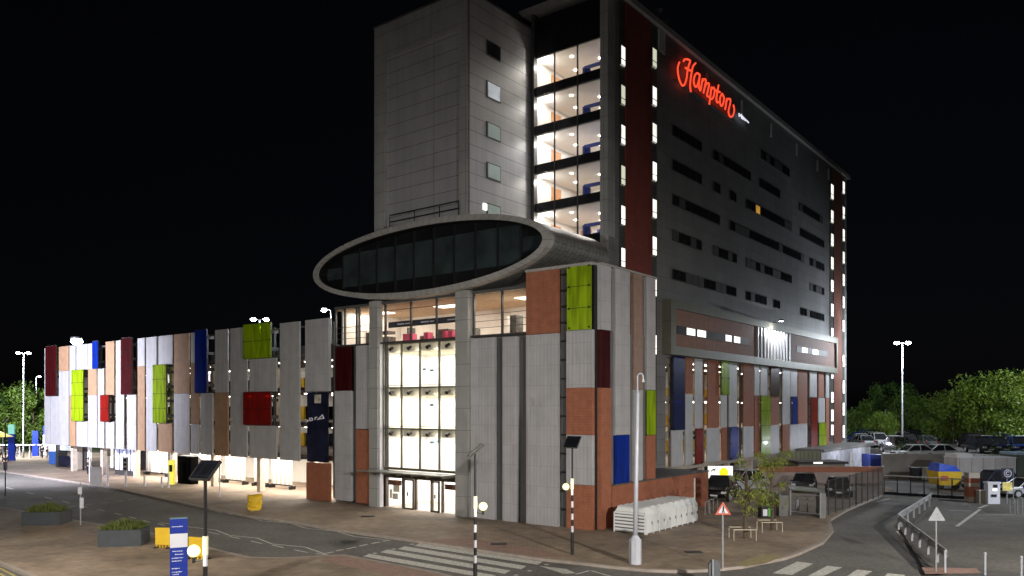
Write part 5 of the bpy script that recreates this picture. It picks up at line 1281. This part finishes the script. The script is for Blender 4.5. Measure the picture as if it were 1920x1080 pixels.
# near ones
put_car(0, gp(1572, 930, 0), math.radians(70), 'black', 'black car with pale number plate behind the mesh fence', 'cars parked beside the hotel')
put_car(0, gp(1508, 921, 0), math.radians(66), 'black', 'low dark car partly hidden by the cycle shelter', 'cars parked beside the hotel')
put_car(1, gp(1352, 936, ZP), math.radians(62), 'black', 'black off-road car at the end of the brick wall', 'cars parked beside the hotel')
put_car(1, gp(1403, 926, ZP)+Vector((0, 1.5, 0)), math.radians(28), 'silver', 'silver car behind the young trees', 'cars parked beside the hotel')
random.seed(21)
rows_ = [(80.5, 36, 3.0, [ (1712, 'white'), (1757, 'white')], 'front'),
 (86., 0, 0, [(1676, 'black'), (1838, 'black'), (1868, 'navy'), (1906, 'blue')], 'front'),
 (98., 0, 0, [(1622, 'silver'), (1648, 'white'), (1672, 'white'), (1697, 'black'), (1730, 'grey'), (1820, 'black'), (1850, 'silver'), (1880, 'grey'), (1908, 'white')], 'second'),
 (105., 0, 0, [(1612, 'white'), (1634, 'silver'), (1657, 'white'), (1681, 'grey'), (1832, 'silver'), (1860, 'white'), (1890, 'black')], 'third'),
 (112., 0, 0, [(1606, 'blue'), (1627, 'blue'), (1648, 'white'), (1668, 'red'), (1690, 'white'), (1712, 'black'), (1735, 'grey'), (1845, 'white'), (1868, 'black'), (1892, 'silver'), (1915, 'grey')], 'fourth'),
 (128., 0, 0, [(1598, 'grey'), (1616, 'silver'), (1634, 'white'), (1652, 'black'), (1671, 'white'), (1690, 'silver'), (1709, 'grey'), (1728, 'black'), (1860, 'black'), (1880, 'white'), (1900, 'black')], 'fifth')]
for D, _, _, L__, rn in rows_[1:]:
    for i, (px, c) in enumerate(L__):
        X = (px-CX)/F*D
        put_car(i % 2 if rn != 'front' else 1, (X, D+random.uniform(-.5, .5), TZ), math.radians(random.choice([78, 84, -96, -92])+random.uniform(-4, 4)), c, f'{c} parked car, {ordn[i]} from the hotel in the {rn} row of the far car park')
for px, lab in ((1712, 'white car low behind the concrete wall, left of the blue skip'), (1757, 'white car low behind the concrete wall, right above the blue skip')):
    put_car(0, ((px-CX)/F*81.5, 81.5, 1.4+.15), math.radians(5), 'white', lab)

# ------------------------------------------------ things at the right
Dw = 76.5
def wbox(x0, x1, D, z0, z1, th, m): X0, X1 = (x0-CX)/F*D, (x1-CX)/F*D; return MB().box(X0, X1, D, D+th, z0, z1)
o = tag(wbox(1655, 1800, 76.5, 0, 2.35, .3, 0).build('retaining_wall', M_conc), 'weathered concrete wall behind the gate', 'wall')
r = root('white_cabin', at(1850, 905, 71), 'long off-white panelled cabin right of the blue and yellow skip', 'cabin')
X0, X1 = (1795-CX)/F*71, (1905-CX)/F*71
MB().box(X0, X1, 71, 73.2, .7, 2.3).build('wall', mat('offwhite_panel', (.62, .58, .56), .6, 0, .1, 1, .2, kind='joint', p=(1.05, 3, .04, 0, .6)), r)
MB().box(X0-.02, X0+1.4, 71.1, 73., 2.305, 2.65).build('roof_box', M_room, r); MB().box(X0-.05, X1+.05, 70.95, 73.25, 2.302, 2.36).build('roof', M_signlite, r)
MB().box(X0+.1, X1-.1, 71.05, 73, 0, .7).build('base', M_groove, r)
# green-grey cabin on the edge
r = root('green_cabin', at(1925, 890, 72), 'dull green cabin at the right edge of the view', 'cabin'); X0 = (1907-CX)/F*72
MB().box(X0, X0+4, 72, 74.5, .6, 2.5).build('wall', mat('dull_green', (.12, .15, .11), .7), r); MB().box(X0-.03, X0+4.05, 71.9, 74.6, 2.505, 2.7).build('roof', mat('pale_blue_roof', (.35, .48, .6), .5), r)
o = tag(MB().box(X0-.2, X0+8, 69, 69.2, 0, .85).build('low_wall', M_brick), 'low brown brick wall at the right edge below the green cabin', 'wall')
# skip with blue load
D = 66; Xa, Xb = (1758-CX)/F*D, (1803-CX)/F*D; r = root('yellow_skip', ((Xa+Xb)/2, D, 0), 'yellow skip vehicle body with bright blue cover', 'skip')
sk = MB(); sk.add([(Xa+.15, D, .35), (Xb-.1, D, .35), (Xb-.1, D+1.6, .35), (Xa+.15, D+1.6, .35), (Xa, D-.1, 1.5), (Xb, D-.1, 1.5), (Xb, D+1.8, 1.5), (Xa, D+1.8, 1.5)], [(0, 3, 2, 1), (4, 5, 6, 7), (0, 1, 5, 4), (1, 2, 6, 5), (2, 3, 7, 6), (3, 0, 4, 7)])
sk.build('body', M_yel, r)
bl = MB(); bl.add([(Xa+.05, D-.12, 1.505), (Xb-.1, D-.12, 1.505), (Xb-.1, D+1.7, 1.505), (Xa+.05, D+1.7, 1.505), (Xa+.2, D+.1, 2.15), (Xb-.45, D+.1, 1.95), (Xb-.45, D+1.5, 2.0), (Xa+.2, D+1.5, 2.2)], [(0, 3, 2, 1), (4, 5, 6, 7), (0, 1, 5, 4), (1, 2, 6, 5), (2, 3, 7, 6), (3, 0, 4, 7)])
bl.build('cover', mat('bright_blue', (.01, .08, .65), .5, 0, .2, 2), r)
MB().box(Xa+.25, Xa+.8, D-.13, D-.08, .75, 1.15).build('label_plate', M_signred, r)
for x in (Xa+.35, Xb-.35): MB().cyl((x, D+.1, .25), (x, D+.35, .25), .25, .25, 12).build('wheel', M_rubber, r)
# gas bottles / bins by the wall
for i, (px, m, lab) in enumerate(((1714, M_dark, 'black wheelie bin with white mark against the concrete wall'), (1731, M_conc, 'grey wheelie bin, middle of three against the concrete wall'), (1745, M_planter, 'dark grey wheelie bin nearest the blue cover'))):
    X = (px-CX)/F*74; r = root('wheelie_bin', (X, 74, 0), lab, 'bin', 'wheelie bins by the concrete wall')
    MB().add([(X-.25, 73.7, .1), (X+.25, 73.7, .1), (X+.25, 74.2, .1), (X-.25, 74.2, .1), (X-.32, 73.6, 1.15), (X+.32, 73.6, 1.15), (X+.32, 74.3, 1.15), (X-.32, 74.3, 1.15)], [(0, 3, 2, 1), (4, 5, 6, 7), (0, 1, 5, 4), (1, 2, 6, 5), (2, 3, 7, 6), (3, 0, 4, 7)]).build('body', m, r)
    MB().box(X-.34, X+.34, 73.55, 74.35, 1.155, 1.25).build('lid', m, r)
    MB().cyl((X-.3, 74.25, .12), (X+.3, 74.25, .12), .12, .12, 10).build('wheel', M_rubber, r)
# gate
ga, gb = gp(1658, 929, 0), gp(1812, 939, 0); gd = (gb-ga).normalized(); r = root('sliding_gate', (ga+gb)/2, 'long black sliding gate across the service road', 'gate')
def gpt(t, z): return Vector((ga.x+(gb.x-ga.x)*t, ga.y+(gb.y-ga.y)*t, z))
MB().tube([gpt(0, 1.55), gpt(1, 1.55)], .05, 6).build('top_rail', mat('pale_gate_rail', (.4, .37, .33), .6), r)
MB().tube([gpt(0, .2), gpt(1, .2)], .13, 6).build('bottom_rail', M_dark, r)
pt_ = MB()
for k in range(7): pt_.cyl(gpt(k/6, .05), gpt(k/6, 1.55), .05, .05, 6)
pt_.each('post', M_dark, r)
ms = MB()
for k in range(90): ms.cyl(gpt((k+.5)/90, .3), gpt((k+.5)/90, 1.5), .008, .008, 4)
ms.build('mesh_infill', M_frame, r)
b = ga; tag(MB().cyl(b+Vector((-.1, 0, 0)), b+Vector((-.1, 0, 2.3)), .07, .07, 8).build('gate_post', M_room), 'pale gate post at the hotel end of the gate', 'post')
# brick gate pier
b = gp(1827, 941, 0); r = root('gate_pier', b, 'brick gate pier striped with pale stone', 'pier')
z = 0
for k, (h_, m) in enumerate(((.35, M_slab), (.75, M_brick), (.25, M_slab), (.35, M_brick), (.4, M_slab))):
    MB().box(b.x-.4, b.x+.4, b.y, b.y+.6, z, z+h_-.004).build('course', m, r); z += h_
tag(MB().cyl((b.x+.52, b.y, 0), (b.x+.52, b.y, 2.2), .05, .05, 8).build('gate_post', M_dark), 'black gate post beside the striped brick pier', 'post')
# barrier machine
b = gp(1864, 945, 0); r = root('ticket_machine', b, 'white car park ticket machine with black screen', 'ticket machine')
MB().box(b.x-.42, b.x+.42, b.y, b.y+.5, 0, 1.42).build('body', M_signlite, r); MB().box(b.x-.48, b.x+.48, b.y-.05, b.y+.55, 1.425, 1.55).build('hood', M_signlite, r)
MB().box(b.x-.08, b.x+.24, b.y-.015, b.y-.002, 1.15, 1.36).build('screen', M_dark, r); MB().box(b.x-.1, b.x+.2, b.y-.012, b.y-.002, .93, 1.08).build('slot_panel', E_white, r)
MB().box(b.x-.2, b.x+.16, b.y-.05, b.y-.002, .5, .68).build('card_slot', M_dark, r)
b = gp(1842, 944, 0); r = root('cabinet', b, 'small grey-green cabinet beside the ticket machine', 'cabinet')
MB().box(b.x-.22, b.x+.22, b.y, b.y+.4, 0, .9).build('body', M_conc, r); MB().box(b.x-.24, b.x+.24, b.y-.02, b.y+.42, .902, .95).build('lid', M_room, r)
# camera sign
b = gp(1888, 945, 0); D = b.y; r = root('camera_sign', b, 'dark square sign with white ring symbol above a yellow notice', 'sign')
MB().cyl(b, b+Vector((0, 0, 2.45)), .04, .04, 8).build('post', M_steel, r); MB().cyl(b+Vector((.45, 0, 0)), b+Vector((.45, 0, 2.6)), .03, .03, 8).build('post', M_steel, r)
z0 = CH-(897-HZ)/F*D; z1 = CH-(878-HZ)/F*D
pl_ = MB().box(b.x-.42, b.x+.42, D-.08, D-.05, z0, z1).build('plate', M_navy, r)
cz = (z0+z1)/2; rg = MB()
for rr_, a0, a1 in ((.25, 0, 2*PI), (.12, .7, 5.6)): rg.tube([(b.x+rr_*math.cos(a0+(a1-a0)*k/20), D-.09, cz+rr_*math.sin(a0+(a1-a0)*k/20)) for k in range(21)], .028, 5)
rg.build('symbol', M_signlite, pl_)
z2, z3 = CH-(920-HZ)/F*D, CH-(904-HZ)/F*D
MB().box(b.x-.35, b.x+.33, D-.08, D-.05, z2, z3).build('yellow_notice', mat('pale_yellow', (.8, .66, .2), .5, 0, .3, 5), r)
# trolley rail at the right
b0 = gp(1902, 965, 0); r = root('hoop_rail', b0, 'pair of short steel hoops at the right edge beyond the ticket machine', 'rail')
for dx in (0, .5): MB().tube([b0+Vector((dx, 0, 0)), b0+Vector((dx, 0, .95)), b0+Vector((dx+.12, .3, 1.05)), b0+Vector((dx+.2, .8, .95)), b0+Vector((dx+.2, .8, 0))], .04, 8).build('hoop', M_steel, r)
# silver vehicle behind machine
put_car(1, ((1862-CX)/F*64, 64, 0), math.radians(8), 'navy', 'dark car behind the ticket machine', 'cars near the gate')
put_car(0, ((1925-CX)/F*60.5, 60.5, 0), math.radians(4), 'silver', 'silver car cut by the right edge beyond the hoops', 'cars near the gate')
# crash barriers
def crash(a, b, n, lab):
    a = Vector(a); b = Vector(b); r = root('crash_barrier', a, lab, 'crash barrier', 'steel crash barriers on the island')
    d = (b-a); d.z = 0; dn_ = d.normalized(); nn_ = Vector((-dn_.y, dn_.x, 0))
    rl = MB(); pf = [(.0, .72), (.05, .68), (.0, .6), (.05, .52), (.0, .45)]
    vs = [a+nn_*o_+Vector((0, 0, z)) for o_, z in pf]+[b+nn_*o_+Vector((0, 0, z)) for o_, z in pf]; m = len(pf)
    rl.add(vs, [(i, i+1, m+i+1, m+i) for i in range(m-1)])
    ob = rl.build('rail', M_steel, r); sd = ob.modifiers.new('thickness', 'SOLIDIFY'); sd.thickness = .02
    MB().tube([a+Vector((0, 0, .76)), b+Vector((0, 0, .76))], .04, 6).build('top_tube', M_steel, r)
    for k in range(n):
        p = a.lerp(b, (k+.3)/n)-nn_*.06; MB().box(-.05, .05, -.05, .05, 0, .7).xf(Matrix.Translation((p.x, p.y, ZP)) @ Matrix.Rotation(math.atan2(dn_.y, dn_.x), 4, 'Z')).build('post', M_steel, r)
c0, c1, c2 = gp(1684, 990, ZP), gp(1747, 946, ZP), gp(1774, 1066, ZP)
crash(c0, c1, 6, 'steel crash barrier running away from the camera on the island'); crash(c0, c2, 6, 'steel crash barrier running towards the camera on the island')
# fence along lane: black mesh from 1500 to 1655
def fence(pts, h, lab, m=M_frame, step=1.6, mesh=.14):
    r = root('mesh_fence', pts[0], lab, 'fence')
    ps = MB(); me = MB()
    for a, b in zip(pts, pts[1:]):
        a = Vector(a); b = Vector(b); L__ = (b-a).length; n = max(1, round(L__/step))
        for k in range(n+1): q = a.lerp(b, k/n); ps.cyl(q, q+Vector((0, 0, h)), .04, .04, 6)
        for z in (.1, h*.5, h-.05): me.tube([a+Vector((0, 0, z)), b+Vector((0, 0, z))], .018, 4)
        n = int(L__/mesh)
        for k in range(n): q = a.lerp(b, (k+.5)/n); me.cyl(q+Vector((0, 0, .1)), q+Vector((0, 0, h-.05)), .009, .009, 4)
    ps.each('post', m, r); me.build('mesh_infill', m, r)
fence([gp(1553, 966, ZP), gp(1605, 948, ZP), gp(1656, 929, ZP)], 2.2, 'black mesh fence curving up to the gate')
# cycle shelter with bikes
a, b = gp(1482, 966, ZP), gp(1538, 972, ZP); r = root('cycle_shelter', (a+b)/2, 'open steel cycle shelter with a low flat roof', 'cycle shelter')
bk_ = Vector((.6, 2.2, 0))
for p in (a, b, a+bk_, b+bk_): MB().cyl(p, p+Vector((0, 0, 1.55)), .05, .05, 8).build('post', M_steel, r)
rf = MB(); rf.prism([(p.x, p.y) for p in (a, b, b+bk_, a+bk_)], ZP+1.55, ZP+1.62); rf.build('roof', mat('shelter_roof', (.22, .25, .20), .4), r)
for z in (.25, 1.35): MB().tube([a+Vector((0, 0, z)), b+Vector((0, 0, z))], .03, 6).build('rail', M_steel, r)
MB().prism([(p.x, p.y) for p in (b, b+Vector((.35, .0, 0)), b+bk_+Vector((.35, 0, 0)), b+bk_)], ZP, ZP+1.5).build('side_panel', mat('grey_panel', (.2, .2, .2), .6), r)
def bicycle(loc, rz, lab):
    r = root('bicycle', (0, 0, 0), lab, 'bicycle', 'bicycles in the shelter')
    fr_ = MB(); W1, W2 = Vector((-.5, 0, .34)), Vector((.5, 0, .34)); bb = Vector((-.05, 0, .3)); st = Vector((-.2, 0, .85)); hd2 = Vector((.35, 0, .85))
    for p in ((W1, bb), (W1, st-Vector((0, 0, .1))), (bb, st), (bb, hd2-Vector((0, 0, .1))), (st-Vector((0, 0, .1)), hd2), (hd2, W2)): fr_.tube(p, .018, 6)
    fr_.build('frame', M_signlite, r)
    for W_ in (W1, W2): MB().tube([W_+Vector((.33*math.cos(2*PI*k/20), 0, .33*math.sin(2*PI*k/20))) for k in range(21)], .018, 6).build('wheel', M_rubber, r)
    MB().tube([hd2+Vector((0, -.25, .12)), hd2+Vector((0, 0, .1)), hd2+Vector((0, .25, .12))], .015, 6).build('handlebar', M_dark, r); MB().box(-.32, -.08, -.06, .06, .86, .91).build('saddle', M_dark, r)
    place(r, loc, rz)
bicycle(gp(1500, 963, ZP)+Vector((.1, .7, 0)), 1.1, 'bicycle at the left end of the shelter'); bicycle(gp(1520, 964, ZP)+Vector((.1, .8, 0)), 1.2, 'bicycle at the right end of the shelter')
# black bin with green front
b = gp(1441, 972, ZP); r = root('recycling_bin', b, 'black recycling bin with green front and ring', 'bin')
MB().box(b.x-.42, b.x+.42, b.y, b.y+.7, ZP, ZP+1.05).build('body', M_dark, r); MB().box(b.x-.02, b.x+.26, b.y-.03, b.y-.003, ZP+.12, ZP+.62).build('green_panel', M_green, r); MB().box(b.x-.34, b.x-.08, b.y-.03, b.y-.003, ZP+.15, ZP+.55).build('white_panel', M_signlite, r)
MB().tube([(b.x+.12+.15*math.cos(2*PI*k/16), b.y-.05, ZP+.82+.11*math.sin(2*PI*k/16)) for k in range(17)], .03, 6).build('ring', M_green, r)
b = gp(1470, 968, ZP); r = root('utility_cabinet', b, 'grey utility cabinet right of the green-fronted bin', 'cabinet'); MB().prism([(b.x-.3, b.y), (b.x+.3, b.y+.1), (b.x+.5, b.y+1.6), (b.x-.2, b.y+1.5)], ZP, ZP+1.25).build('body', mat('cab_grey', (.17, .17, .17), .6), r); MB().prism([(b.x-.33, b.y-.03), (b.x+.33, b.y+.07), (b.x+.53, b.y+1.64), (b.x-.23, b.y+1.54)], ZP+1.255, ZP+1.3).build('lid', M_groove, r)
# lit yellow/white sign over dark car
Pz = PH.shift(-.6)
b = at(1351, 900, 58); r = root('lit_sign_board', b, 'white illuminated board with a yellow circle above the black off-road car', 'sign')
z0, z1 = CH-(897-HZ)/F*58, CH-(874-HZ)/F*58; X0, X1 = (1328-CX)/F*58, (1374-CX)/F*58
bd = MB().box(X0, X1, 58, 58.15, z0, z1).build('board', emit('sign_board_white', (1, .98, .92), .85), r)
yc = MB(); n = 20; cx_ = (1357-CX)/F*58
yc.add([(cx_+.33*math.cos(2*PI*k/n), 57.99, (z0+z1)/2+.33*math.sin(2*PI*k/n)) for k in range(n)], [tuple(range(n))]); yc.build('yellow_circle', emit('sign_yellow', (1, .72, .0), .8), bd)
mk = MB()
for q in ((1333, 884, 1338, 879), (1336, 881, 1342, 879), (1338, 882, 1341, 882)): mk.tube([Vector(((q[0]-CX)/F*58, 57.98, CH-(q[1]-HZ)/F*58)), Vector(((q[2]-CX)/F*58, 57.98, CH-(q[3]-HZ)/F*58))], .035, 5)
mk.build('mark', M_dark, bd)
for x in (X0+.1, X1-.1): MB().cyl((x, 58.08, ZP), (x, 58.08, z0), .05, .05, 6).build('leg', M_steel, r)
# white outbuilding with mono-pitch roof + walls
D = 84; Xa, Xb = (1538-CX)/F*76, (1632-CX)/F*92
A = Vector(((1540-CX)/F*78, 78, 0)); B = Vector(((1632-CX)/F*92, 92, 0)); dirn = (B-A).normalized(); nrm = Vector((dirn.y, -dirn.x, 0)); bkv = -nrm*9
zA = CH-(848-HZ)/F*78; zB = CH-(829-HZ)/F*92
r = root('outbuilding', (A+B)/2, 'long low white outbuilding with a grey roof beside the hotel', 'outbuilding')
MB().prism([(p.x, p.y) for p in (A, B, B+bkv, A+bkv)], 0, zA).build('wall', mat('mottled_white', (.62, .63, .68), .7, 0, .22, 1.3, .2), r)
MB().prism([(p.x, p.y) for p in (A-dirn*.3+nrm*.35, B+dirn*.3+nrm*.35, B+bkv+dirn*.3, A+bkv-dirn*.3)], zA+.005, zA+.3).build('roof', mat('dark_roof', (.16, .16, .15), .7, 0, .2, 1), r)
for t_, w_, h_, m in ((.3, .8, 1.9, M_signlite), (.55, .9, 2.0, M_white), (.82, .8, 2.0, M_signlite)):
    p = A.lerp(B, t_)+nrm*.02; Mx = Matrix.Translation(p) @ Matrix.Rotation(math.atan2(dirn.y, dirn.x), 4, 'Z'); dr_ = MB().box(-w_/2, w_/2, -.05, .0, .0, h_).xf(Mx).build('door', m, r); MB().box(w_/2-.15, w_/2-.1, -.08, -.052, .9, 1.1).xf(Mx).build('handle', M_dark, dr_)
for t_ in (.25, .7): point(A.lerp(B, t_)+nrm*2.6+Vector((0, 0, 3.0)), 260, (.86, .88, 1), .15, 'outbuilding_fill')  # added lights without fittings, whiten the outbuilding wall
o = tag(wbox(1632, 1656, 80, 0, 2.05, 2, 0).build('blue_container', mat('container_blue', (.01, .03, .22), .5, 0, .1, 1, .3, kind='rib', p=(1.5, .3, 5, 5))), 'dark blue container at the end of the white outbuilding', 'container')
o = tag(wbox(1432, 1540, 76, 0, 2.6, .2, 0).build('panel_fence', mat('olive_fence', (.24, .24, .16), .8, 0, .15, 1, .2, kind='rib', p=(.8, .3, 5, 5))), 'olive panel fence between the young trees and the white outbuilding', 'fence')
r = root('brick_wall', at(1560, 900, 70), 'long low red brick wall with pale bands behind the parked cars', 'wall')
Xa, Xb = (1420-CX)/F*70, (1655-CX)/F*70
MB().box(Xa, Xb, 70, 70.3, 0, 1.1).build('lower_wall', mat('pale_band', (.35, .28, .25), .8, 0, .2, 1), r); MB().box(Xa, Xb, 69.97, 70.33, 1.105, 1.6).build('upper_wall', M_brick, r)
r = root('flat_roof_store', at(1500, 880, 66), 'low dark flat-roofed store in front of the brick wall', 'store')
Xa, Xb = (1494-CX)/F*72, (1580-CX)/F*72; MB().box(Xa, Xb, 71.5, 74, 0, 1.75).build('wall', M_conc, r); MB().box(Xa-.2, Xb+.2, 71.2, 74.2, 1.755, 1.95).build('roof', M_dark, r); MB().box(Xa+1.2, Xa+2.0, 71.15, 71.19, 1.78, 1.92).build('lamp', E_win, r)

# ------------------------------------------------ far left plaza
for i, (px, yt, yb, D, c1, c2, lab) in enumerate(((21, 796, 832, 100, mat('teal_top', (.25, .65, .5), .5), M_signblue, 'teal and blue totem sign among the people at far left'), (66, 808, 828, 110, M_signblue, M_signblue, 'blue sign panel left of the white sign at far left'), (86, 799, 822, 112, M_signblue, M_signlite, 'blue sign nearest the car park corner at far left'))):
    p = at(px, yt, D); z1 = p.z; z0 = .1; r = root('totem_sign', (p.x, D, .1), lab, 'sign', 'blue totem signs at far left')
    MB().box(p.x-.4, p.x+.4, D, D+.2, z1-1.2, z1).build('upper_panel', c1, r); MB().box(p.x-.42, p.x+.42, D-.01, D+.21, z0, z1-1.21).build('lower_panel', c2, r)
p = gp(98, 870, ZP); r = root('ticket_kiosk', p, 'blue and white ticket kiosk at the far car park corner', 'kiosk')
MB().box(p.x-.4, p.x+.4, p.y, p.y+.6, ZP, ZP+1.5).build('lower_body', mat('kiosk_blue', (.03, .12, .45), .5), r); MB().box(p.x-.4, p.x+.4, p.y, p.y+.6, ZP+1.505, ZP+2.4).build('upper_body', emit('kiosk_white', (.95, .97, 1), .9), r)
r = root('guard_rail', at(60, 833, 105), 'pale guard rail along the far road at left', 'rail')
Xa, Xb = (-40-CX)/F*106, (92-CX)/F*106
MB().box(Xa, Xb, 106, 106.1, 1.75, 1.9).build('rail', M_signlite, r)
for k in range(8): MB().box(Xa+(Xb-Xa)*k/7-.06, Xa+(Xb-Xa)*k/7+.06, 106.11, 106.2, 0, 1.9).build('post', M_steel, r)
for i, px in enumerate((37, 56)):
    b = gp(px, 858, ZP); tag(MB().tube([b, b+Vector((0, 0, .9)), b+Vector((0, 0, 1.0))], [.12, .09, .03], 8).build('bollard', M_signlite), ('left', 'right')[i]+' white bollard beside the people at far left', 'bollard', 'white bollards at far left')
b = at(4, 816, 96); r = root('stall_light', (b.x, 96, 0), 'yellow lit stall canopy at the left edge behind the people', 'stall')
MB().add([(b.x-1.8, 95, b.z-.2), (b.x+.8, 95, b.z-.2), (b.x+.8, 97, b.z-.2), (b.x-1.8, 97, b.z-.2), (b.x-.5, 96, b.z+.6)], [(0, 1, 4), (1, 2, 4), (2, 3, 4), (3, 0, 4), (3, 2, 1, 0)]).build('canopy', emit('yellow_canopy', (1, .75, .15), .55, .5, 1.5), r)
for x in (-1.6, .6): MB().cyl((b.x+x, 95.2, 0), (b.x+x, 95.2, b.z-.2), .04, .04, 6).build('post', M_steel, r)
b = at(10, 788, 60); r = root('solar_post', (b.x, 60, 0), 'small solar panel on a thin post at the left edge above the people', 'solar panel')
MB().cyl((b.x, 60, ZP), b, .04, .04, 8).build('post', M_dark, r); MB().box(-.35, .35, -.3, .3, -.02, .02).xf(Matrix.Translation(b) @ Matrix.Rotation(-.8, 4, 'Z') @ Matrix.Rotation(.9, 4, 'X')).build('panel', M_signlite, r)
# people
def person(px, yb, hgt, lab, top, legs, rz=0., stride=.12, bag=False):
    b = gp(px, yb, ZP); s = hgt/1.75; r = root('person', b, lab, 'person')
    def skin(nm, pts, edges, rad, m, rootv=0, par=r):
        me = bpy.data.meshes.new(nm); Mx = Matrix.Rotation(rz, 4, 'Z') @ Matrix.Scale(s, 4)
        me.from_pydata([tuple(Mx @ Vector(p)) for p in pts], edges, []); me.materials.append(m)
        o = bpy.data.objects.new(nm, me); C.objects.link(o); o.parent = par; ORG[o.name] = b
        sk_ = o.modifiers.new('skin', 'SKIN'); sk_.use_smooth_shade = True
        for i, v in enumerate(me.skin_vertices[0].data): v.radius = (rad[i][0]*s, rad[i][1]*s) if isinstance(rad[i], tuple) else (rad[i]*s, rad[i]*s); v.use_root = (i == rootv)
        ss = o.modifiers.new('sub', 'SUBSURF'); ss.levels = 1; ss.render_levels = 1
        return o
    t = stride
    P_ = [(0, 0, .93), (0, 0, 1.15), (0, 0, 1.38), (0, 0, 1.48), (0, -.01, 1.56), (0, -.015, 1.68),
          (.19, 0, 1.40), (.24, .06, 1.13), (.23, -.03, .90), (.23, -.06, .80), (-.19, 0, 1.40), (-.24, -.04, 1.13), (-.23, -.12, .92), (-.23, -.15, .82),
          (.09, 0, .88), (.10, -t, .48), (.10, -t*.6, .08), (.10, -t*.6-.14, .04), (-.09, 0, .88), (-.10, t*.7, .48), (-.10, t*1.6, .10), (-.10, t*1.6-.13, .04)]
    E_ = [(0, 1), (1, 2), (2, 3), (3, 4), (4, 5), (2, 6), (6, 7), (7, 8), (8, 9), (2, 10), (10, 11), (11, 12), (12, 13), (0, 14), (14, 15), (15, 16), (16, 17), (0, 18), (18, 19), (19, 20), (20, 21)]
    R_ = [(.14, .10), (.13, .10), (.15, .10), .055, .085, .085, .06, .045, .035, .04, .06, .045, .035, .04, .085, .06, .042, .04, .085, .06, .042, .04]
    skin('body', P_, E_, R_, M_skin)
    ji = [0, 1, 2, 6, 7, 8, 10, 11, 12]; mp = {v: i for i, v in enumerate(ji)}
    skin('jacket', [P_[i] for i in ji], [(mp[a], mp[c]) for a, c in E_ if a in mp and c in mp], [(R_[i][0]+.03, R_[i][1]+.03) if isinstance(R_[i], tuple) else R_[i]+.022 for i in ji], top)
    ji = [0, 14, 15, 16, 18, 19, 20]; mp = {v: i for i, v in enumerate(ji)}
    skin('trousers', [P_[i] for i in ji], [(mp[a], mp[c]) for a, c in E_ if a in mp and c in mp], [(R_[i][0]+.02, R_[i][1]+.02) if isinstance(R_[i], tuple) else R_[i]+.02 for i in ji], legs)
    h_ = MB().ball(b+Vector((0, .02*s, 1.70*s)), .105*s, 10, 8).build('hair', M_hair, r, smooth=True)
    fc = MB()
    for sx__ in (-.035, .035): fc.ball(b+Matrix.Rotation(rz, 3, 'Z') @ Vector((sx__*s, -.1*s, 1.63*s)), .012*s, 6, 4)
    fc.ball(b+Matrix.Rotation(rz, 3, 'Z') @ Vector((0, -.108*s, 1.60*s)), .016*s, 6, 4); fc.build('face', M_skin, r)
cb = mat('cloth_black', (.015, .015, .018), .8); cn_ = mat('cloth_navy', (.02, .03, .09), .8); cg_ = mat('cloth_grey', (.2, .2, .2), .8); cw = mat('cloth_pale', (.5, .48, .45), .8)
person(10, 884, 1.85, 'person in black walking at the left kerb nearest the road', cb, cb, .6)
person(17, 858, 1.75, 'person in dark jacket and pale trousers left of the blue totem', cb, cw, .2)
person(25, 857, 1.75, 'person in navy standing close to the blue totem', cn_, cn_, 1.2)
person(33, 856, 1.7, 'person in grey standing right of the blue totem', cb, cg_, 2.)
person(79, 859, 1.75, 'person all in black, left of the pair near the kiosk', cb, cb, .1)
person(88, 861, 1.6, 'person in black top and pale trousers, right of the pair near the kiosk', cb, cw, -.6)
person(147, 872, 1.7, 'person in pale top with dark bag beside the kiosk post', cw, cn_, .9)
person(166, 892, 1.75, 'person in dark clothes between the display and the folded board', cb, cb, .3)
person(2, 862, 1.75, 'person in grey cut by the left edge of the view', cg_, cb, 1.5)

# ================================================================ WORLD, CAMERA
w = bpy.data.worlds.new('World'); bpy.context.scene.world = w; w.use_nodes = True; nt = w.node_tree
bg = nt.nodes['Background']; sky = nt.nodes.new('ShaderNodeTexSky'); sky.sky_type = 'NISHITA'; sky.sun_disc = False; sky.sun_elevation = math.radians(4); sky.sun_rotation = math.radians(200)
hs_ = nt.nodes.new('ShaderNodeHueSaturation'); hs_.inputs['Saturation'].default_value = .3; ml = nt.nodes.new('ShaderNodeMix'); ml.data_type = 'RGBA'; ml.blend_type = 'MULTIPLY'; ml.inputs[0].default_value = 1; ml.inputs[7].default_value = (.8, .85, 1.25, 1)
nt.links.new(sky.outputs[0], hs_.inputs['Color']); nt.links.new(hs_.outputs[0], ml.inputs[6]); nt.links.new(ml.outputs[2], bg.inputs['Color']); bg.inputs['Strength'].default_value = .0008
cam = bpy.data.cameras.new('camera'); co = bpy.data.objects.new('camera', cam); C.objects.link(co); bpy.context.scene.camera = co
co.location = (0, 0, CH); co.rotation_euler = (math.radians(90), 0, 0); cam.sensor_width = 36; cam.sensor_fit = 'HORIZONTAL'; cam.lens = F/1920*36
cam.shift_x = 0; cam.shift_y = (HZ-540)/1920; cam.clip_end = 3000; cam.clip_start = .1
sc = bpy.context.scene; sc.view_settings.view_transform = 'Standard'; sc.view_settings.look = 'None'; sc.view_settings.exposure = 0; sc.view_settings.gamma = 1
try:
    sc.cycles.caustics_reflective = False; sc.cycles.caustics_refractive = False; sc.cycles.sample_clamp_indirect = 4
except Exception: pass
